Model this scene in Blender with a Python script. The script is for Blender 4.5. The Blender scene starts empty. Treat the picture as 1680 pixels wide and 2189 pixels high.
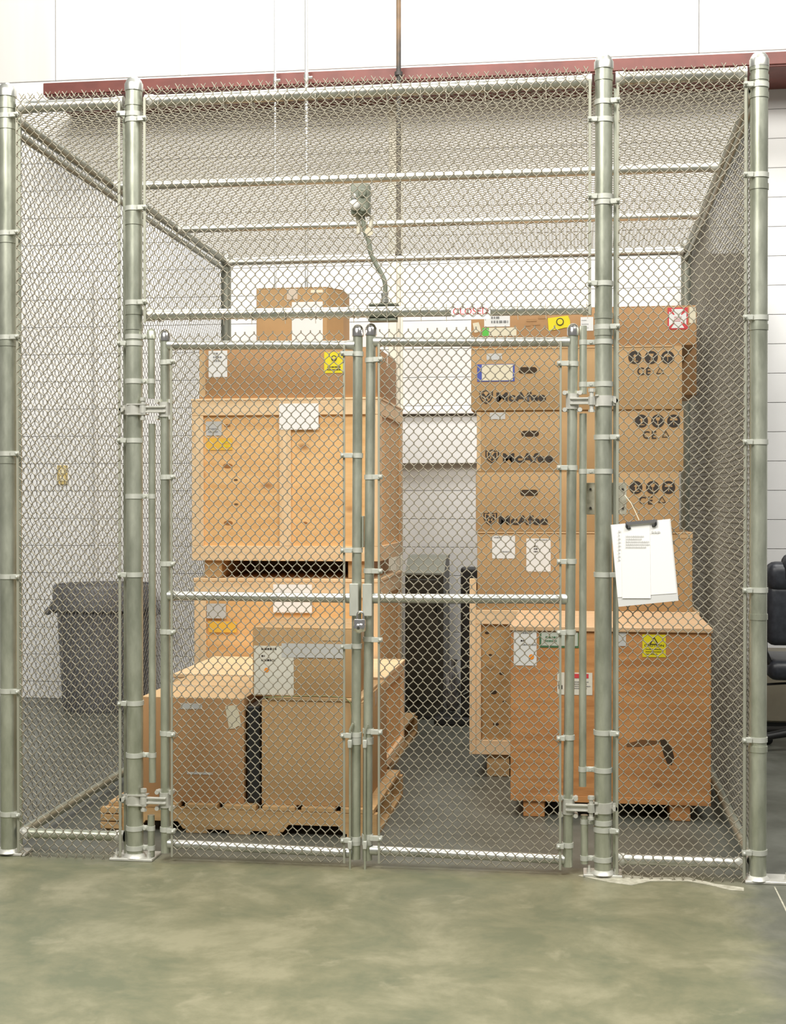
import bpy, bmesh, math, random
import numpy as np
from mathutils import Vector, Matrix

random.seed(7)
S = bpy.context.scene
COL = S.collection

# ------------------------------------------------------------------ camera
F_PX, W_PX, H_PX = 2932.0, 1680.0, 2189.0
D, CAMH = 5.40, 1.465
YAW, PITCH = math.radians(7.77), math.radians(0.49)
fwd = Vector((-math.sin(YAW) * math.cos(PITCH), math.cos(YAW) * math.cos(PITCH), -math.sin(PITCH)))
right = Vector((math.cos(YAW), math.sin(YAW), 0))
upv = right.cross(fwd)
CAM = Vector((0, -D, CAMH))
cd = bpy.data.cameras.new('camera')
cam = bpy.data.objects.new('camera', cd)
COL.objects.link(cam)
cam.location = CAM
cam.rotation_euler = fwd.to_track_quat('-Z', 'Y').to_euler()
cd.sensor_fit = 'HORIZONTAL'
cd.sensor_width = 36
cd.lens = 36 * F_PX / W_PX
S.camera = cam

# ------------------------------------------------------------------ light
w = bpy.data.worlds.new('world')
S.world = w
w.use_nodes = True
w.node_tree.nodes['Background'].inputs[0].default_value = (1.0, 0.985, 0.95, 1)
w.node_tree.nodes['Background'].inputs[1].default_value = 0.22


def area(name, loc, target, sx, sy, power, col):
    l = bpy.data.lights.new(name, 'AREA')
    l.shape = 'RECTANGLE'
    l.size, l.size_y = sx, sy
    l.energy = power
    l.color = col
    o = bpy.data.objects.new(name, l)
    COL.objects.link(o)
    o.location = loc
    o.rotation_euler = (Vector(target) - Vector(loc)).to_track_quat('-Z', 'Y').to_euler()
    return o


area('high_bay_light', (-2.6, -5.0, 6.4), (-0.2, 1.0, 1.0), 3.4, 2.2, 560, (1, 0.97, 0.90))
area('high_bay_light', (2.6, -3.0, 7.0), (0.6, 1.0, 1.0), 3.2, 1.6, 380, (1, 0.98, 0.92))
area('high_bay_light', (-0.8, 1.4, 7.4), (-0.6, 3.6, 1.6), 4.6, 1.8, 430, (1, 0.985, 0.95))
S.view_settings.view_transform = 'Standard'
S.view_settings.look = 'None'
S.view_settings.gamma = 1
S.view_settings.use_curve_mapping = False
S.view_settings.exposure = 0.1


# ------------------------------------------------------------------ helpers
def ray(u, v):
    return (fwd * F_PX + right * (u - W_PX / 2) + upv * (H_PX / 2 - v)).normalized()


def P(u, v, y=0.0):
    """point of the vertical plane at depth y seen at u, v"""
    d = ray(u, v)
    return CAM + d * ((y - CAM.y) / d.y)


def G(u, v, z=0.0):
    d = ray(u, v)
    return CAM + d * ((z - CAM.z) / d.z)


ROOT = {}


def world_of(o):
    while o.parent:
        o = o.parent
    return ROOT.get(o.name, Matrix.Identity(4))


def thing(name, label, cat, loc=(0, 0, 0), rz=0.0, group=None):
    o = bpy.data.objects.new(name, None)
    COL.objects.link(o)
    o.empty_display_size = 0.1
    o.location = loc
    o.rotation_euler = (0, 0, rz)
    o['label'] = label
    o['category'] = cat
    if group:
        o['group'] = group
    ROOT[o.name] = Matrix.Translation(Vector(loc)) @ Matrix.Rotation(rz, 4, 'Z')
    return o


def tag(o, label, cat, group=None):
    o['label'] = label
    o['category'] = cat
    if group:
        o['group'] = group
    return o


def obj(name, bm, mat, parent=None, smooth=False, local=False, label=None):
    me = bpy.data.meshes.new(name)
    if parent is not None and not local:
        bmesh.ops.transform(bm, matrix=world_of(parent).inverted(), verts=bm.verts)
    bmesh.ops.recalc_face_normals(bm, faces=bm.faces)
    bm.to_mesh(me)
    bm.free()
    if smooth:
        me.polygons.foreach_set('use_smooth', [True] * len(me.polygons))
    o = bpy.data.objects.new(name, me)
    COL.objects.link(o)
    me.materials.append(mat)
    if smooth == 'auto':
        smooth_by_angle(me)
    if parent is not None:
        o.parent = parent
    if label:
        o['label'] = label
    return o


def smooth_by_angle(me, ang=40):
    b = bmesh.new()
    b.from_mesh(me)
    for e in b.edges:
        e.smooth = len(e.link_faces) == 2 and e.calc_face_angle(0) < math.radians(ang)
    b.to_mesh(me)
    b.free()


def base_center(o, name=None):
    """move a single-mesh thing's origin to its base"""
    me = o.data
    n = len(me.vertices)
    a = np.empty(n * 3)
    me.vertices.foreach_get('co', a)
    a = a.reshape(-1, 3)
    c = np.array([(a[:, 0].min() + a[:, 0].max()) / 2, (a[:, 1].min() + a[:, 1].max()) / 2, a[:, 2].min()])
    me.vertices.foreach_set('co', (a - c).ravel())
    o.location = c
    ROOT[o.name] = Matrix.Translation(Vector(c))
    return o


def box(bm, x0, x1, y0, y1, z0, z1, bev=0.0, seg=1):
    vs = [bm.verts.new(c) for c in ((x0, y0, z0), (x1, y0, z0), (x1, y1, z0), (x0, y1, z0),
                                    (x0, y0, z1), (x1, y0, z1), (x1, y1, z1), (x0, y1, z1))]
    fs = [bm.faces.new([vs[i] for i in f]) for f in ((0, 1, 2, 3), (4, 7, 6, 5), (0, 4, 5, 1), (1, 5, 6, 2),
                                                    (2, 6, 7, 3), (3, 7, 4, 0))]
    if bev > 0:
        es = {e for f in fs for e in f.edges}
        bmesh.ops.bevel(bm, geom=list(es), offset=bev, segments=seg, affect='EDGES', profile=0.5)
    return bm


def B(*a, **k):
    return box(bmesh.new(), *a, **k)


def tube(bm, p0, p1, r, seg=16, r1=None, caps=True):
    p0, p1 = Vector(p0), Vector(p1)
    r1 = r if r1 is None else r1
    d = (p1 - p0).normalized()
    a = d.orthogonal().normalized() if abs(d.z) < .99 else Vector((1, 0, 0))
    b = d.cross(a)
    ra, rb = [], []
    for i in range(seg):
        t = 2 * math.pi * i / seg
        o = a * math.cos(t) + b * math.sin(t)
        ra.append(bm.verts.new(p0 + o * r))
        rb.append(bm.verts.new(p1 + o * r1))
    for i in range(seg):
        j = (i + 1) % seg
        bm.faces.new((ra[i], ra[j], rb[j], rb[i]))
    if caps:
        bm.faces.new(ra[::-1])
        bm.faces.new(rb)
    return bm


def path(bm, pts, r, seg=8):
    pts = [Vector(p) for p in pts]
    rings = []
    n = len(pts)
    ref = Vector((0, 1, 0))
    for i, p in enumerate(pts):
        d = (pts[min(i + 1, n - 1)] - pts[max(i - 1, 0)]).normalized()
        a = d.cross(ref)
        if a.length < 1e-3:
            a = d.cross(Vector((1, 0, 0)))
        a.normalize()
        b = d.cross(a)
        rings.append([bm.verts.new(p + (a * math.cos(2 * math.pi * k / seg) + b * math.sin(2 * math.pi * k / seg)) * r)
                      for k in range(seg)])
    for A_, B_ in zip(rings, rings[1:]):
        for k in range(seg):
            bm.faces.new((A_[k], A_[(k + 1) % seg], B_[(k + 1) % seg], B_[k]))
    bm.faces.new(rings[0][::-1])
    bm.faces.new(rings[-1])
    return bm


def lathe(bm, prof, c, seg=20, axis='Z'):
    """prof: list of (radius, height)"""
    rings = []
    c = Vector(c)
    for r, h in prof:
        ring = []
        for k in range(seg):
            t = 2 * math.pi * k / seg
            x, y = r * math.cos(t), r * math.sin(t)
            v = Vector((x, y, h)) if axis == 'Z' else Vector((x, -h, y))
            ring.append(bm.verts.new(c + v))
        rings.append(ring)
    for A_, B_ in zip(rings, rings[1:]):
        for k in range(seg):
            bm.faces.new((A_[k], A_[(k + 1) % seg], B_[(k + 1) % seg], B_[k]))
    bm.faces.new(rings[0][::-1])
    bm.faces.new(rings[-1])
    return bm


def slab(bm, pts, n, t):
    """polygon pts extruded by t along n"""
    n = Vector(n).normalized() * t
    a = [bm.verts.new(Vector(p)) for p in pts]
    b = [bm.verts.new(Vector(p) + n) for p in pts]
    bm.faces.new(a[::-1])
    bm.faces.new(b)
    k = len(pts)
    for i in range(k):
        j = (i + 1) % k
        bm.faces.new((a[i], a[j], b[j], b[i]))
    return bm


# ------------------------------------------------------------------ materials
def mat_new(name):
    m = bpy.data.materials.new(name)
    m.use_nodes = True
    nt = m.node_tree
    return m, nt, nt.nodes['Principled BSDF']


def N(nt, t, **k):
    n = nt.nodes.new(t)
    for a, b in k.items():
        setattr(n, a, b)
    return n


def flat(name, col, rough=0.6, metal=0.0, spec=0.5):
    m, nt, b = mat_new(name)
    b.inputs['Base Color'].default_value = (*col, 1)
    b.inputs['Roughness'].default_value = rough
    b.inputs['Metallic'].default_value = metal
    b.inputs['Specular IOR Level'].default_value = spec
    return m


def coords(nt, scale=(1, 1, 1)):
    t = N(nt, 'ShaderNodeTexCoord')
    mp = N(nt, 'ShaderNodeMapping')
    mp.inputs['Scale'].default_value = scale
    nt.links.new(t.outputs['Object'], mp.inputs[0])
    return mp.outputs[0]


def noise(nt, vec, scale, detail=4, rough=0.55, dist=0.0):
    n = N(nt, 'ShaderNodeTexNoise')
    n.inputs['Scale'].default_value = scale
    n.inputs['Detail'].default_value = detail
    n.inputs['Roughness'].default_value = rough
    n.inputs['Distortion'].default_value = dist
    if vec is not None:
        nt.links.new(vec, n.inputs['Vector'])
    return n.outputs['Fac']


def ramp(nt, fac, stops):
    r = N(nt, 'ShaderNodeValToRGB')
    e = r.color_ramp.elements
    while len(e) < len(stops):
        e.new(0.5)
    for s, (p, c) in zip(e, stops):
        s.position = p
        s.color = (*c, 1)
    nt.links.new(fac, r.inputs[0])
    return r.outputs[0]


def mix(nt, fac, a, b, mode='MIX'):
    m = N(nt, 'ShaderNodeMix', data_type='RGBA', blend_type=mode)
    if hasattr(fac, 'links') or not isinstance(fac, (int, float)):
        nt.links.new(fac, m.inputs[0])
    else:
        m.inputs[0].default_value = fac
    for s, x in ((m.inputs[6], a), (m.inputs[7], b)):
        if isinstance(x, tuple):
            s.default_value = (*x, 1)
        else:
            nt.links.new(x, s)
    return m.outputs[2]


def bump(nt, b, h, strength, dist):
    n = N(nt, 'ShaderNodeBump')
    n.inputs['Strength'].default_value = strength
    n.inputs['Distance'].default_value = dist
    nt.links.new(h, n.inputs['Height'])
    nt.links.new(n.outputs[0], b.inputs['Normal'])


def noisy(name, c0, c1, scale=8, rough=0.6, metal=0.0, stretch=(1, 1, 1), lo=0.35, hi=0.65, bmp=0.0, spec=0.5):
    m, nt, b = mat_new(name)
    v = coords(nt, stretch)
    f = noise(nt, v, scale)
    nt.links.new(ramp(nt, f, [(lo, c0), (hi, c1)]), b.inputs['Base Color'])
    b.inputs['Roughness'].default_value = rough
    b.inputs['Metallic'].default_value = metal
    b.inputs['Specular IOR Level'].default_value = spec
    if bmp:
        bump(nt, b, noise(nt, v, scale * 6), bmp, 0.003)
    return m


def wood(name, base, dark, knot, grain_axis='X', knots=True):
    m, nt, b = mat_new(name)
    st = {'X': (0.7, 5, 5), 'Z': (5, 5, 0.7)}[grain_axis]
    v = coords(nt, st)
    g = noise(nt, v, 4.5, 6, 0.6, 0.6)
    c = ramp(nt, g, [(0.3, dark), (0.62, base)])
    if knots:
        kv = coords(nt, (2.3, 2.3, 4.2) if grain_axis == 'X' else (4.2, 2.3, 2.3))
        vo = N(nt, 'ShaderNodeTexVoronoi')
        vo.inputs['Scale'].default_value = 1.25
        nt.links.new(kv, vo.inputs['Vector'])
        kf = ramp(nt, vo.outputs['Distance'], [(0.05, (1, 1, 1)), (0.15, (0, 0, 0))])
        c = mix(nt, kf, c, knot)
    big = noise(nt, coords(nt), 1.7, 3)
    c = mix(nt, ramp(nt, big, [(0.35, (0.0, 0.0, 0.0)), (0.75, (0.35, 0.35, 0.35))]), c, dark)
    nt.links.new(c, b.inputs['Base Color'])
    b.inputs['Roughness'].default_value = 0.62
    bump(nt, b, g, 0.12, 0.002)
    return m


def galv(name, c0, c1, rough=0.4, metal=0.75):
    m, nt, b = mat_new(name)
    v = coords(nt, (1, 1, 0.35))
    f = noise(nt, v, 14, 5, 0.65)
    f2 = noise(nt, coords(nt), 90, 2)
    c = ramp(nt, f, [(0.3, c0), (0.68, c1)])
    nt.links.new(c, b.inputs['Base Color'])
    r = N(nt, 'ShaderNodeMapRange')
    r.inputs['To Min'].default_value = rough - 0.1
    r.inputs['To Max'].default_value = rough + 0.14
    nt.links.new(f, r.inputs['Value'])
    nt.links.new(r.outputs[0], b.inputs['Roughness'])
    b.inputs['Metallic'].default_value = metal
    bump(nt, b, f2, 0.06, 0.001)
    return m


M = {
    'galv': galv('galvanised_steel', (0.37, 0.39, 0.31), (0.58, 0.60, 0.50), 0.34, 0.72),
    'bright': galv('bright_steel', (0.46, 0.47, 0.43), (0.64, 0.645, 0.60), 0.34, 0.85),
    'band': galv('zinc_band', (0.46, 0.47, 0.42), (0.58, 0.59, 0.53), 0.45, 0.35),
    'bar': flat('tension_bar_steel', (0.36, 0.36, 0.29), 0.5, 0.4),
    'wire': flat('mesh_wire', (0.34, 0.31, 0.24), 0.45, 0.35),
    'wiredark': flat('shaded_wire', (0.20, 0.185, 0.15), 0.45, 0.35),  # darker copy of the mesh wire, with the side panels' shade painted in
    'galvdark': galv('shaded_steel', (0.20, 0.205, 0.165), (0.31, 0.32, 0.265), 0.42, 0.6),  # dark galvanised copy with the shade under the side rails painted in
    'cast': galv('cast_fitting', (0.50, 0.50, 0.45), (0.66, 0.65, 0.60), 0.42, 0.45),
    'chrome': flat('chrome', (0.8, 0.78, 0.76), 0.14, 1.0),
    'white': flat('label_white', (0.78, 0.78, 0.77), 0.45),
    'paper': flat('paper', (0.88, 0.87, 0.86), 0.7),
    'greylabel': flat('label_grey', (0.55, 0.55, 0.54), 0.5),
    'cream': flat('label_cream', (0.72, 0.66, 0.50), 0.5),
    'yellow': flat('label_yellow', (0.78, 0.66, 0.01), 0.5),
    'amber': flat('label_amber', (0.82, 0.48, 0.06), 0.5),
    'orange': flat('dot_orange', (0.95, 0.30, 0.02), 0.5),
    'green': flat('label_green', (0.10, 0.48, 0.06), 0.5),
    'dkgreen': flat('label_dark_green', (0.06, 0.16, 0.07), 0.5),
    'blue': flat('label_blue', (0.06, 0.09, 0.38), 0.5),
    'red': flat('ink_red', (0.62, 0.05, 0.06), 0.5),
    'rose': flat('sign_red', (0.55, 0.10, 0.11), 0.5),
    'ink': flat('ink_black', (0.035, 0.026, 0.02), 0.6),
    'inkgrey': flat('ink_grey', (0.22, 0.22, 0.22), 0.6),
    'faint': flat('ink_faint', (0.62, 0.62, 0.61), 0.7),
    'tape': flat('packing_tape', (0.60, 0.42, 0.24), 0.2),
    'hole': flat('hand_hole', (0.05, 0.03, 0.015), 0.9),
    'black': flat('black_plastic', (0.012, 0.012, 0.012), 0.5),
    'wall': noisy('painted_block', (0.70, 0.695, 0.68), (0.76, 0.755, 0.745), 2.2, 0.6),
    'wallup': noisy('painted_panel', (0.60, 0.585, 0.555), (0.66, 0.648, 0.625), 1.4, 0.6, stretch=(2.5, 1, 0.25)),
    'joint': flat('joint', (0.68, 0.67, 0.645), 0.9),
    'seam': flat('seam', (0.70, 0.66, 0.56), 0.9),
    'beam': noisy('red_oxide', (0.118, 0.030, 0.022), (0.165, 0.042, 0.031), 6, 0.5),
    'conduit': flat('conduit', (0.66, 0.67, 0.66), 0.35, 0.7),
    'iron': noisy('rusty_black_pipe', (0.04, 0.035, 0.03), (0.20, 0.12, 0.06), 3, 0.6, stretch=(1, 1, 0.6), lo=0.5, hi=0.62),
    'creampaint': flat('cream_paint', (0.76, 0.72, 0.60), 0.5),
    'sage': noisy('grey_green_metal', (0.16, 0.175, 0.13), (0.25, 0.27, 0.21), 20, 0.45),
    'bin': noisy('grey_plastic', (0.10, 0.10, 0.105), (0.14, 0.14, 0.145), 4, 0.55),
    'leather': noisy('black_leather', (0.016, 0.019, 0.026), (0.03, 0.034, 0.044), 30, 0.38, bmp=0.1),
    'plasticwrap': noisy('clear_grey_wrap', (0.10, 0.10, 0.10), (0.42, 0.41, 0.38), 9, 0.25, lo=0.42, hi=0.7),
    'dkgrey': noisy('dark_grey_panel', (0.028, 0.027, 0.022), (0.05, 0.048, 0.04), 5, 0.4),
    'midgrey': flat('grey_green_panel', (0.24, 0.25, 0.21), 0.5),
    'pine': wood('pine', (0.84, 0.62, 0.38), (0.74, 0.50, 0.27), (0.33, 0.14, 0.04), 'X', False),
    'pinez': wood('pine_upright', (0.84, 0.62, 0.38), (0.74, 0.50, 0.27), (0.33, 0.14, 0.04), 'Z', False),
    'panel': wood('pine_sheet', (0.84, 0.53, 0.24), (0.72, 0.40, 0.15), (0.26, 0.08, 0.015), 'X', True),
    'panel2': wood('knotty_sheet', (0.52, 0.33, 0.14), (0.38, 0.21, 0.07), (0.10, 0.04, 0.01), 'X', True),
    'ply': wood('orange_plywood', (0.60, 0.285, 0.10), (0.40, 0.165, 0.05), (0.16, 0.05, 0.012), 'X', True),
    'lidwood': wood('lid_board', (0.66, 0.44, 0.26), (0.56, 0.36, 0.19), (0.2, 0.1, 0.03), 'X', False),
    'pallet': wood('pallet_wood', (0.58, 0.37, 0.17), (0.40, 0.24, 0.10), (0.2, 0.1, 0.03), 'X', False),
    'string': flat('string', (0.75, 0.70, 0.55), 0.8),
    'grout': noisy('white_grout', (0.36, 0.34, 0.26), (0.56, 0.54, 0.44), 30, 0.8),
    'greenwire': flat('green_strap', (0.22, 0.24, 0.10), 0.5),
}


def cardboard(name, c):
    m, nt, b = mat_new(name)
    v = coords(nt)
    f = noise(nt, v, 3.5, 4)
    d = tuple(x * 0.88 for x in c)
    col = ramp(nt, f, [(0.35, d), (0.65, c)])
    nt.links.new(col, b.inputs['Base Color'])
    b.inputs['Roughness'].default_value = 0.75
    wv = N(nt, 'ShaderNodeTexWave')
    wv.wave_type = 'BANDS'
    wv.bands_direction = 'X'
    wv.inputs['Scale'].default_value = 60
    nt.links.new(v, wv.inputs['Vector'])
    bump(nt, b, wv.outputs['Fac'], 0.03, 0.001)
    return m


M['card'] = cardboard('cardboard', (0.49, 0.305, 0.140))
M['carddk'] = cardboard('cardboard_reddish', (0.46, 0.255, 0.112))
M['cardlt'] = cardboard('cardboard_pale', (0.62, 0.42, 0.22))


def floor_mat():
    m, nt, b = mat_new('concrete_floor')
    v = coords(nt)
    f1 = noise(nt, v, 2.6, 10, 0.70, 0.3)
    f2 = noise(nt, v, 6.0, 6, 0.6, 0.4)
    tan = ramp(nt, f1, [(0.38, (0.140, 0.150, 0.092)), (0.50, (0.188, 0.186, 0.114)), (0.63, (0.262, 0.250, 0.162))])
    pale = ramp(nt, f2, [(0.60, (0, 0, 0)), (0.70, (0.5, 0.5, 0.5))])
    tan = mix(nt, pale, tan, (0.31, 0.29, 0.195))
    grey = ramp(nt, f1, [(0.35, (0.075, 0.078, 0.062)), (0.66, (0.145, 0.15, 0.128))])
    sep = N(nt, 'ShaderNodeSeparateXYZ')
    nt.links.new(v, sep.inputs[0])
    # shade inside the cage is painted in as grey; right side is greyer concrete
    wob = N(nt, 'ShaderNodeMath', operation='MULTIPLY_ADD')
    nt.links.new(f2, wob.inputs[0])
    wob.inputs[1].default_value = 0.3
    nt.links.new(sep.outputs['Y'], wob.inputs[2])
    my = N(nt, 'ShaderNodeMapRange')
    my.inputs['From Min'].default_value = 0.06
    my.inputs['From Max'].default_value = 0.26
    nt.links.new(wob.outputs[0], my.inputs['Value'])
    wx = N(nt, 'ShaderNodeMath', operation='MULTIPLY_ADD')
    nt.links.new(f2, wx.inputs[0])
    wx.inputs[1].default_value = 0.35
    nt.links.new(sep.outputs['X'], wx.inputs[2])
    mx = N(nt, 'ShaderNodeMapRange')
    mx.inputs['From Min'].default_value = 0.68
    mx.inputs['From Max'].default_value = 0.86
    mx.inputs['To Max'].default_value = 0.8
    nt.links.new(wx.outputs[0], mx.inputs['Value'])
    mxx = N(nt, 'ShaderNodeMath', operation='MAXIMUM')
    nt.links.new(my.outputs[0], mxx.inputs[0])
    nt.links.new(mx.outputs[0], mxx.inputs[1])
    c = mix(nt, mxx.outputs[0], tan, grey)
    nt.links.new(c, b.inputs['Base Color'])
    b.inputs['Roughness'].default_value = 0.42
    b.inputs['Specular IOR Level'].default_value = 0.35
    bump(nt, b, f2, 0.08, 0.01)
    return m


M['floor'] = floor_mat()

# ------------------------------------------------------------------ setting
YW = 4.30                      # plane of the block wall


def structure(o):
    o['kind'] = 'structure'
    return o


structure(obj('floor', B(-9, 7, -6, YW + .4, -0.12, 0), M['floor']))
zb = P(840, 150, YW).z          # beam height region
wall = structure(obj('wall_back', B(-9, 7, YW + .03, YW + .25, 0, 7.5), M['joint']))
COURSE = 0.2013
z_line = P(1000, 1049, YW).z
z = z_line - math.ceil(z_line / COURSE) * COURSE
k = 0
first = None
while z < zb:
    z0, z1 = max(z, 0) + .0016, z + COURSE - .0016
    if z1 > z0 + 0.01:
        obj('block_course', B(-9, 7, YW, YW + .04, z0, z1, bev=.002), M['wall'], wall)
    z += COURSE
ztop = z
# smooth panels above the beam, separated by narrow seams
xs = [-9, -6.2] + [P(u, 80, YW).x for u in (118, 392, 922, 1494)] + [3.6, 7]
for a, b_ in zip(xs, xs[1:]):
    obj('wall_panel', B(a + .002, b_ - .002, YW, YW + .04, ztop + .003, 7.5, bev=.003), M['wallup'], wall)
for u in (392, 922):
    x = P(u, 80, YW).x
    obj('seam_filler', B(x - .022, x + .03, YW - .004, YW + .01, ztop, 7.5, bev=.002), M['seam'], wall, label='stained cream seam strip')
# red beam
yb = YW - .52
x0 = P(92, 190, yb).x
zt, zu = P(850, 145, yb).z, P(850, 171, yb).z
beam = thing('steel_beam', 'dark red steel beam running along the white wall above the cage', 'beam', ((x0 + 7) / 2, (yb + YW) / 2, zu))
obj('flange', B(x0, 7, yb, yb + .02, zu, zt, bev=.004), M['beam'], beam)
obj('soffit', B(x0 + .01, 7, yb + .01, YW, zu - .012, zu + .006, bev=.003), M['beam'], beam)
obj('web', B(x0 + .02, 7, YW - .12, YW - .09, zu, zt - .01), M['beam'], beam)
# bumper panel on the wall
za, zc = P(940, 886, YW - .05).z, P(940, 990, YW - .05).z
bp = bmesh.new()
xa, xb2 = P(760, 900, YW).x, P(1060, 900, YW).x
slab(bp, [(xa, YW, za), (xa, YW - .035, za - .01), (xa, YW - .075, zc), (xa, YW, zc)][::-1], (1, 0, 0), xb2 - xa)
box(bp, xa, xb2, YW - .075, YW, za + .004, za + .022, .002)
tag(base_center(obj('wall_ledge', bp, M['wall'])), 'white sloping ledge board fixed to the block wall between the stacks', 'ledge')

# overhead conduits and pipe
for u, r, lab in ((588, .008, 'thin steel conduit hanging from above, left of the pair'), (655, .013, 'thicker steel conduit hanging from above, right of the pair')):
    p = P(u, 100, YW - .6)
    t = thing('conduit', lab, 'conduit', (p.x, p.y, P(u, 760, p.y).z), group='steel conduits behind the cage')
    obj('pipe', tube(bmesh.new(), (p.x, p.y, P(u, 760, p.y).z), (p.x, p.y, 7.4), r, 12), M['conduit'], t, 'auto')
    zc2 = P(u, 172 if u < 600 else 166, p.y).z
    bm = bmesh.new()
    tube(bm, (p.x, p.y, zc2 - .02), (p.x, p.y, zc2 + .02), r + .005, 12)
    tube(bm, (p.x + r, p.y, zc2), (p.x + r + .028, p.y, zc2), .009, 8)
    obj('clamp', bm, M['bright'], t, 'auto')
p = P(852, 100, YW - .62)
zj = P(852, 548, p.y).z
t = thing('drain_pipe', 'rusty black vertical pipe passing behind the cage roof', 'pipe', (p.x, p.y, 0))
obj('pipe', tube(bmesh.new(), (p.x, p.y, zj), (p.x, p.y, 7.4), .016, 14), M['iron'], t, 'auto')
obj('lower_pipe', tube(bmesh.new(), (p.x, p.y, 0), (p.x, p.y, zj), .015, 14), M['creampaint'], t, 'auto', label='cream painted lower length')
zc3 = P(852, 158, p.y).z
obj('collar', tube(bmesh.new(), (p.x, p.y, zc3 - .012), (p.x, p.y, zc3 + .012), .027, 14), M['iron'], t, 'auto')
obj('coupling', tube(bmesh.new(), (p.x, p.y, zj - .03), (p.x, p.y, zj + .03), .024, 14), M['iron'], t, 'auto')
# cream strip
p = P(846, 700, YW)
tag(base_center(obj('wall_strip', B(p.x - .05, p.x + .05, YW - .012, YW + .005, 0, zb, bev=.003), M['creampaint'])),
    'flat cream painted strip running down the block wall behind the gate posts', 'strip')
# small things on the wall seen through the left fence
p0, p1 = P(123, 995, YW), P(145, 1036, YW)
t = thing('wall_outlet', 'yellowish outlet plate on the white wall at the left', 'outlet', ((p0.x + p1.x) / 2, YW, p1.z))
obj('plate', B(p0.x, p1.x, YW - .012, YW, p1.z, p0.z, bev=.003), flat('ivory', (0.55, 0.42, 0.16), .4), t)
for f in (.3, .7):
    zz = p1.z + (p0.z - p1.z) * f
    obj('socket', B((p0.x + p1.x) / 2 - .018, (p0.x + p1.x) / 2 + .018, YW - .016, YW - .011, zz - .018, zz + .018, bev=.003), flat('ivory_face', (0.75, 0.66, 0.42), .4), t)
p0 = P(203, 600, YW - .03)
bm = tube(bmesh.new(), (p0.x, YW - .02, P(203, 1255, YW).z - .3), (p0.x, YW - .02, P(203, 592, YW).z), .014, 10)
tag(base_center(obj('wall_conduit', bm, M['joint'], None, 'auto')), 'vertical grey conduit on the wall above the grey bin', 'conduit')


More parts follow.
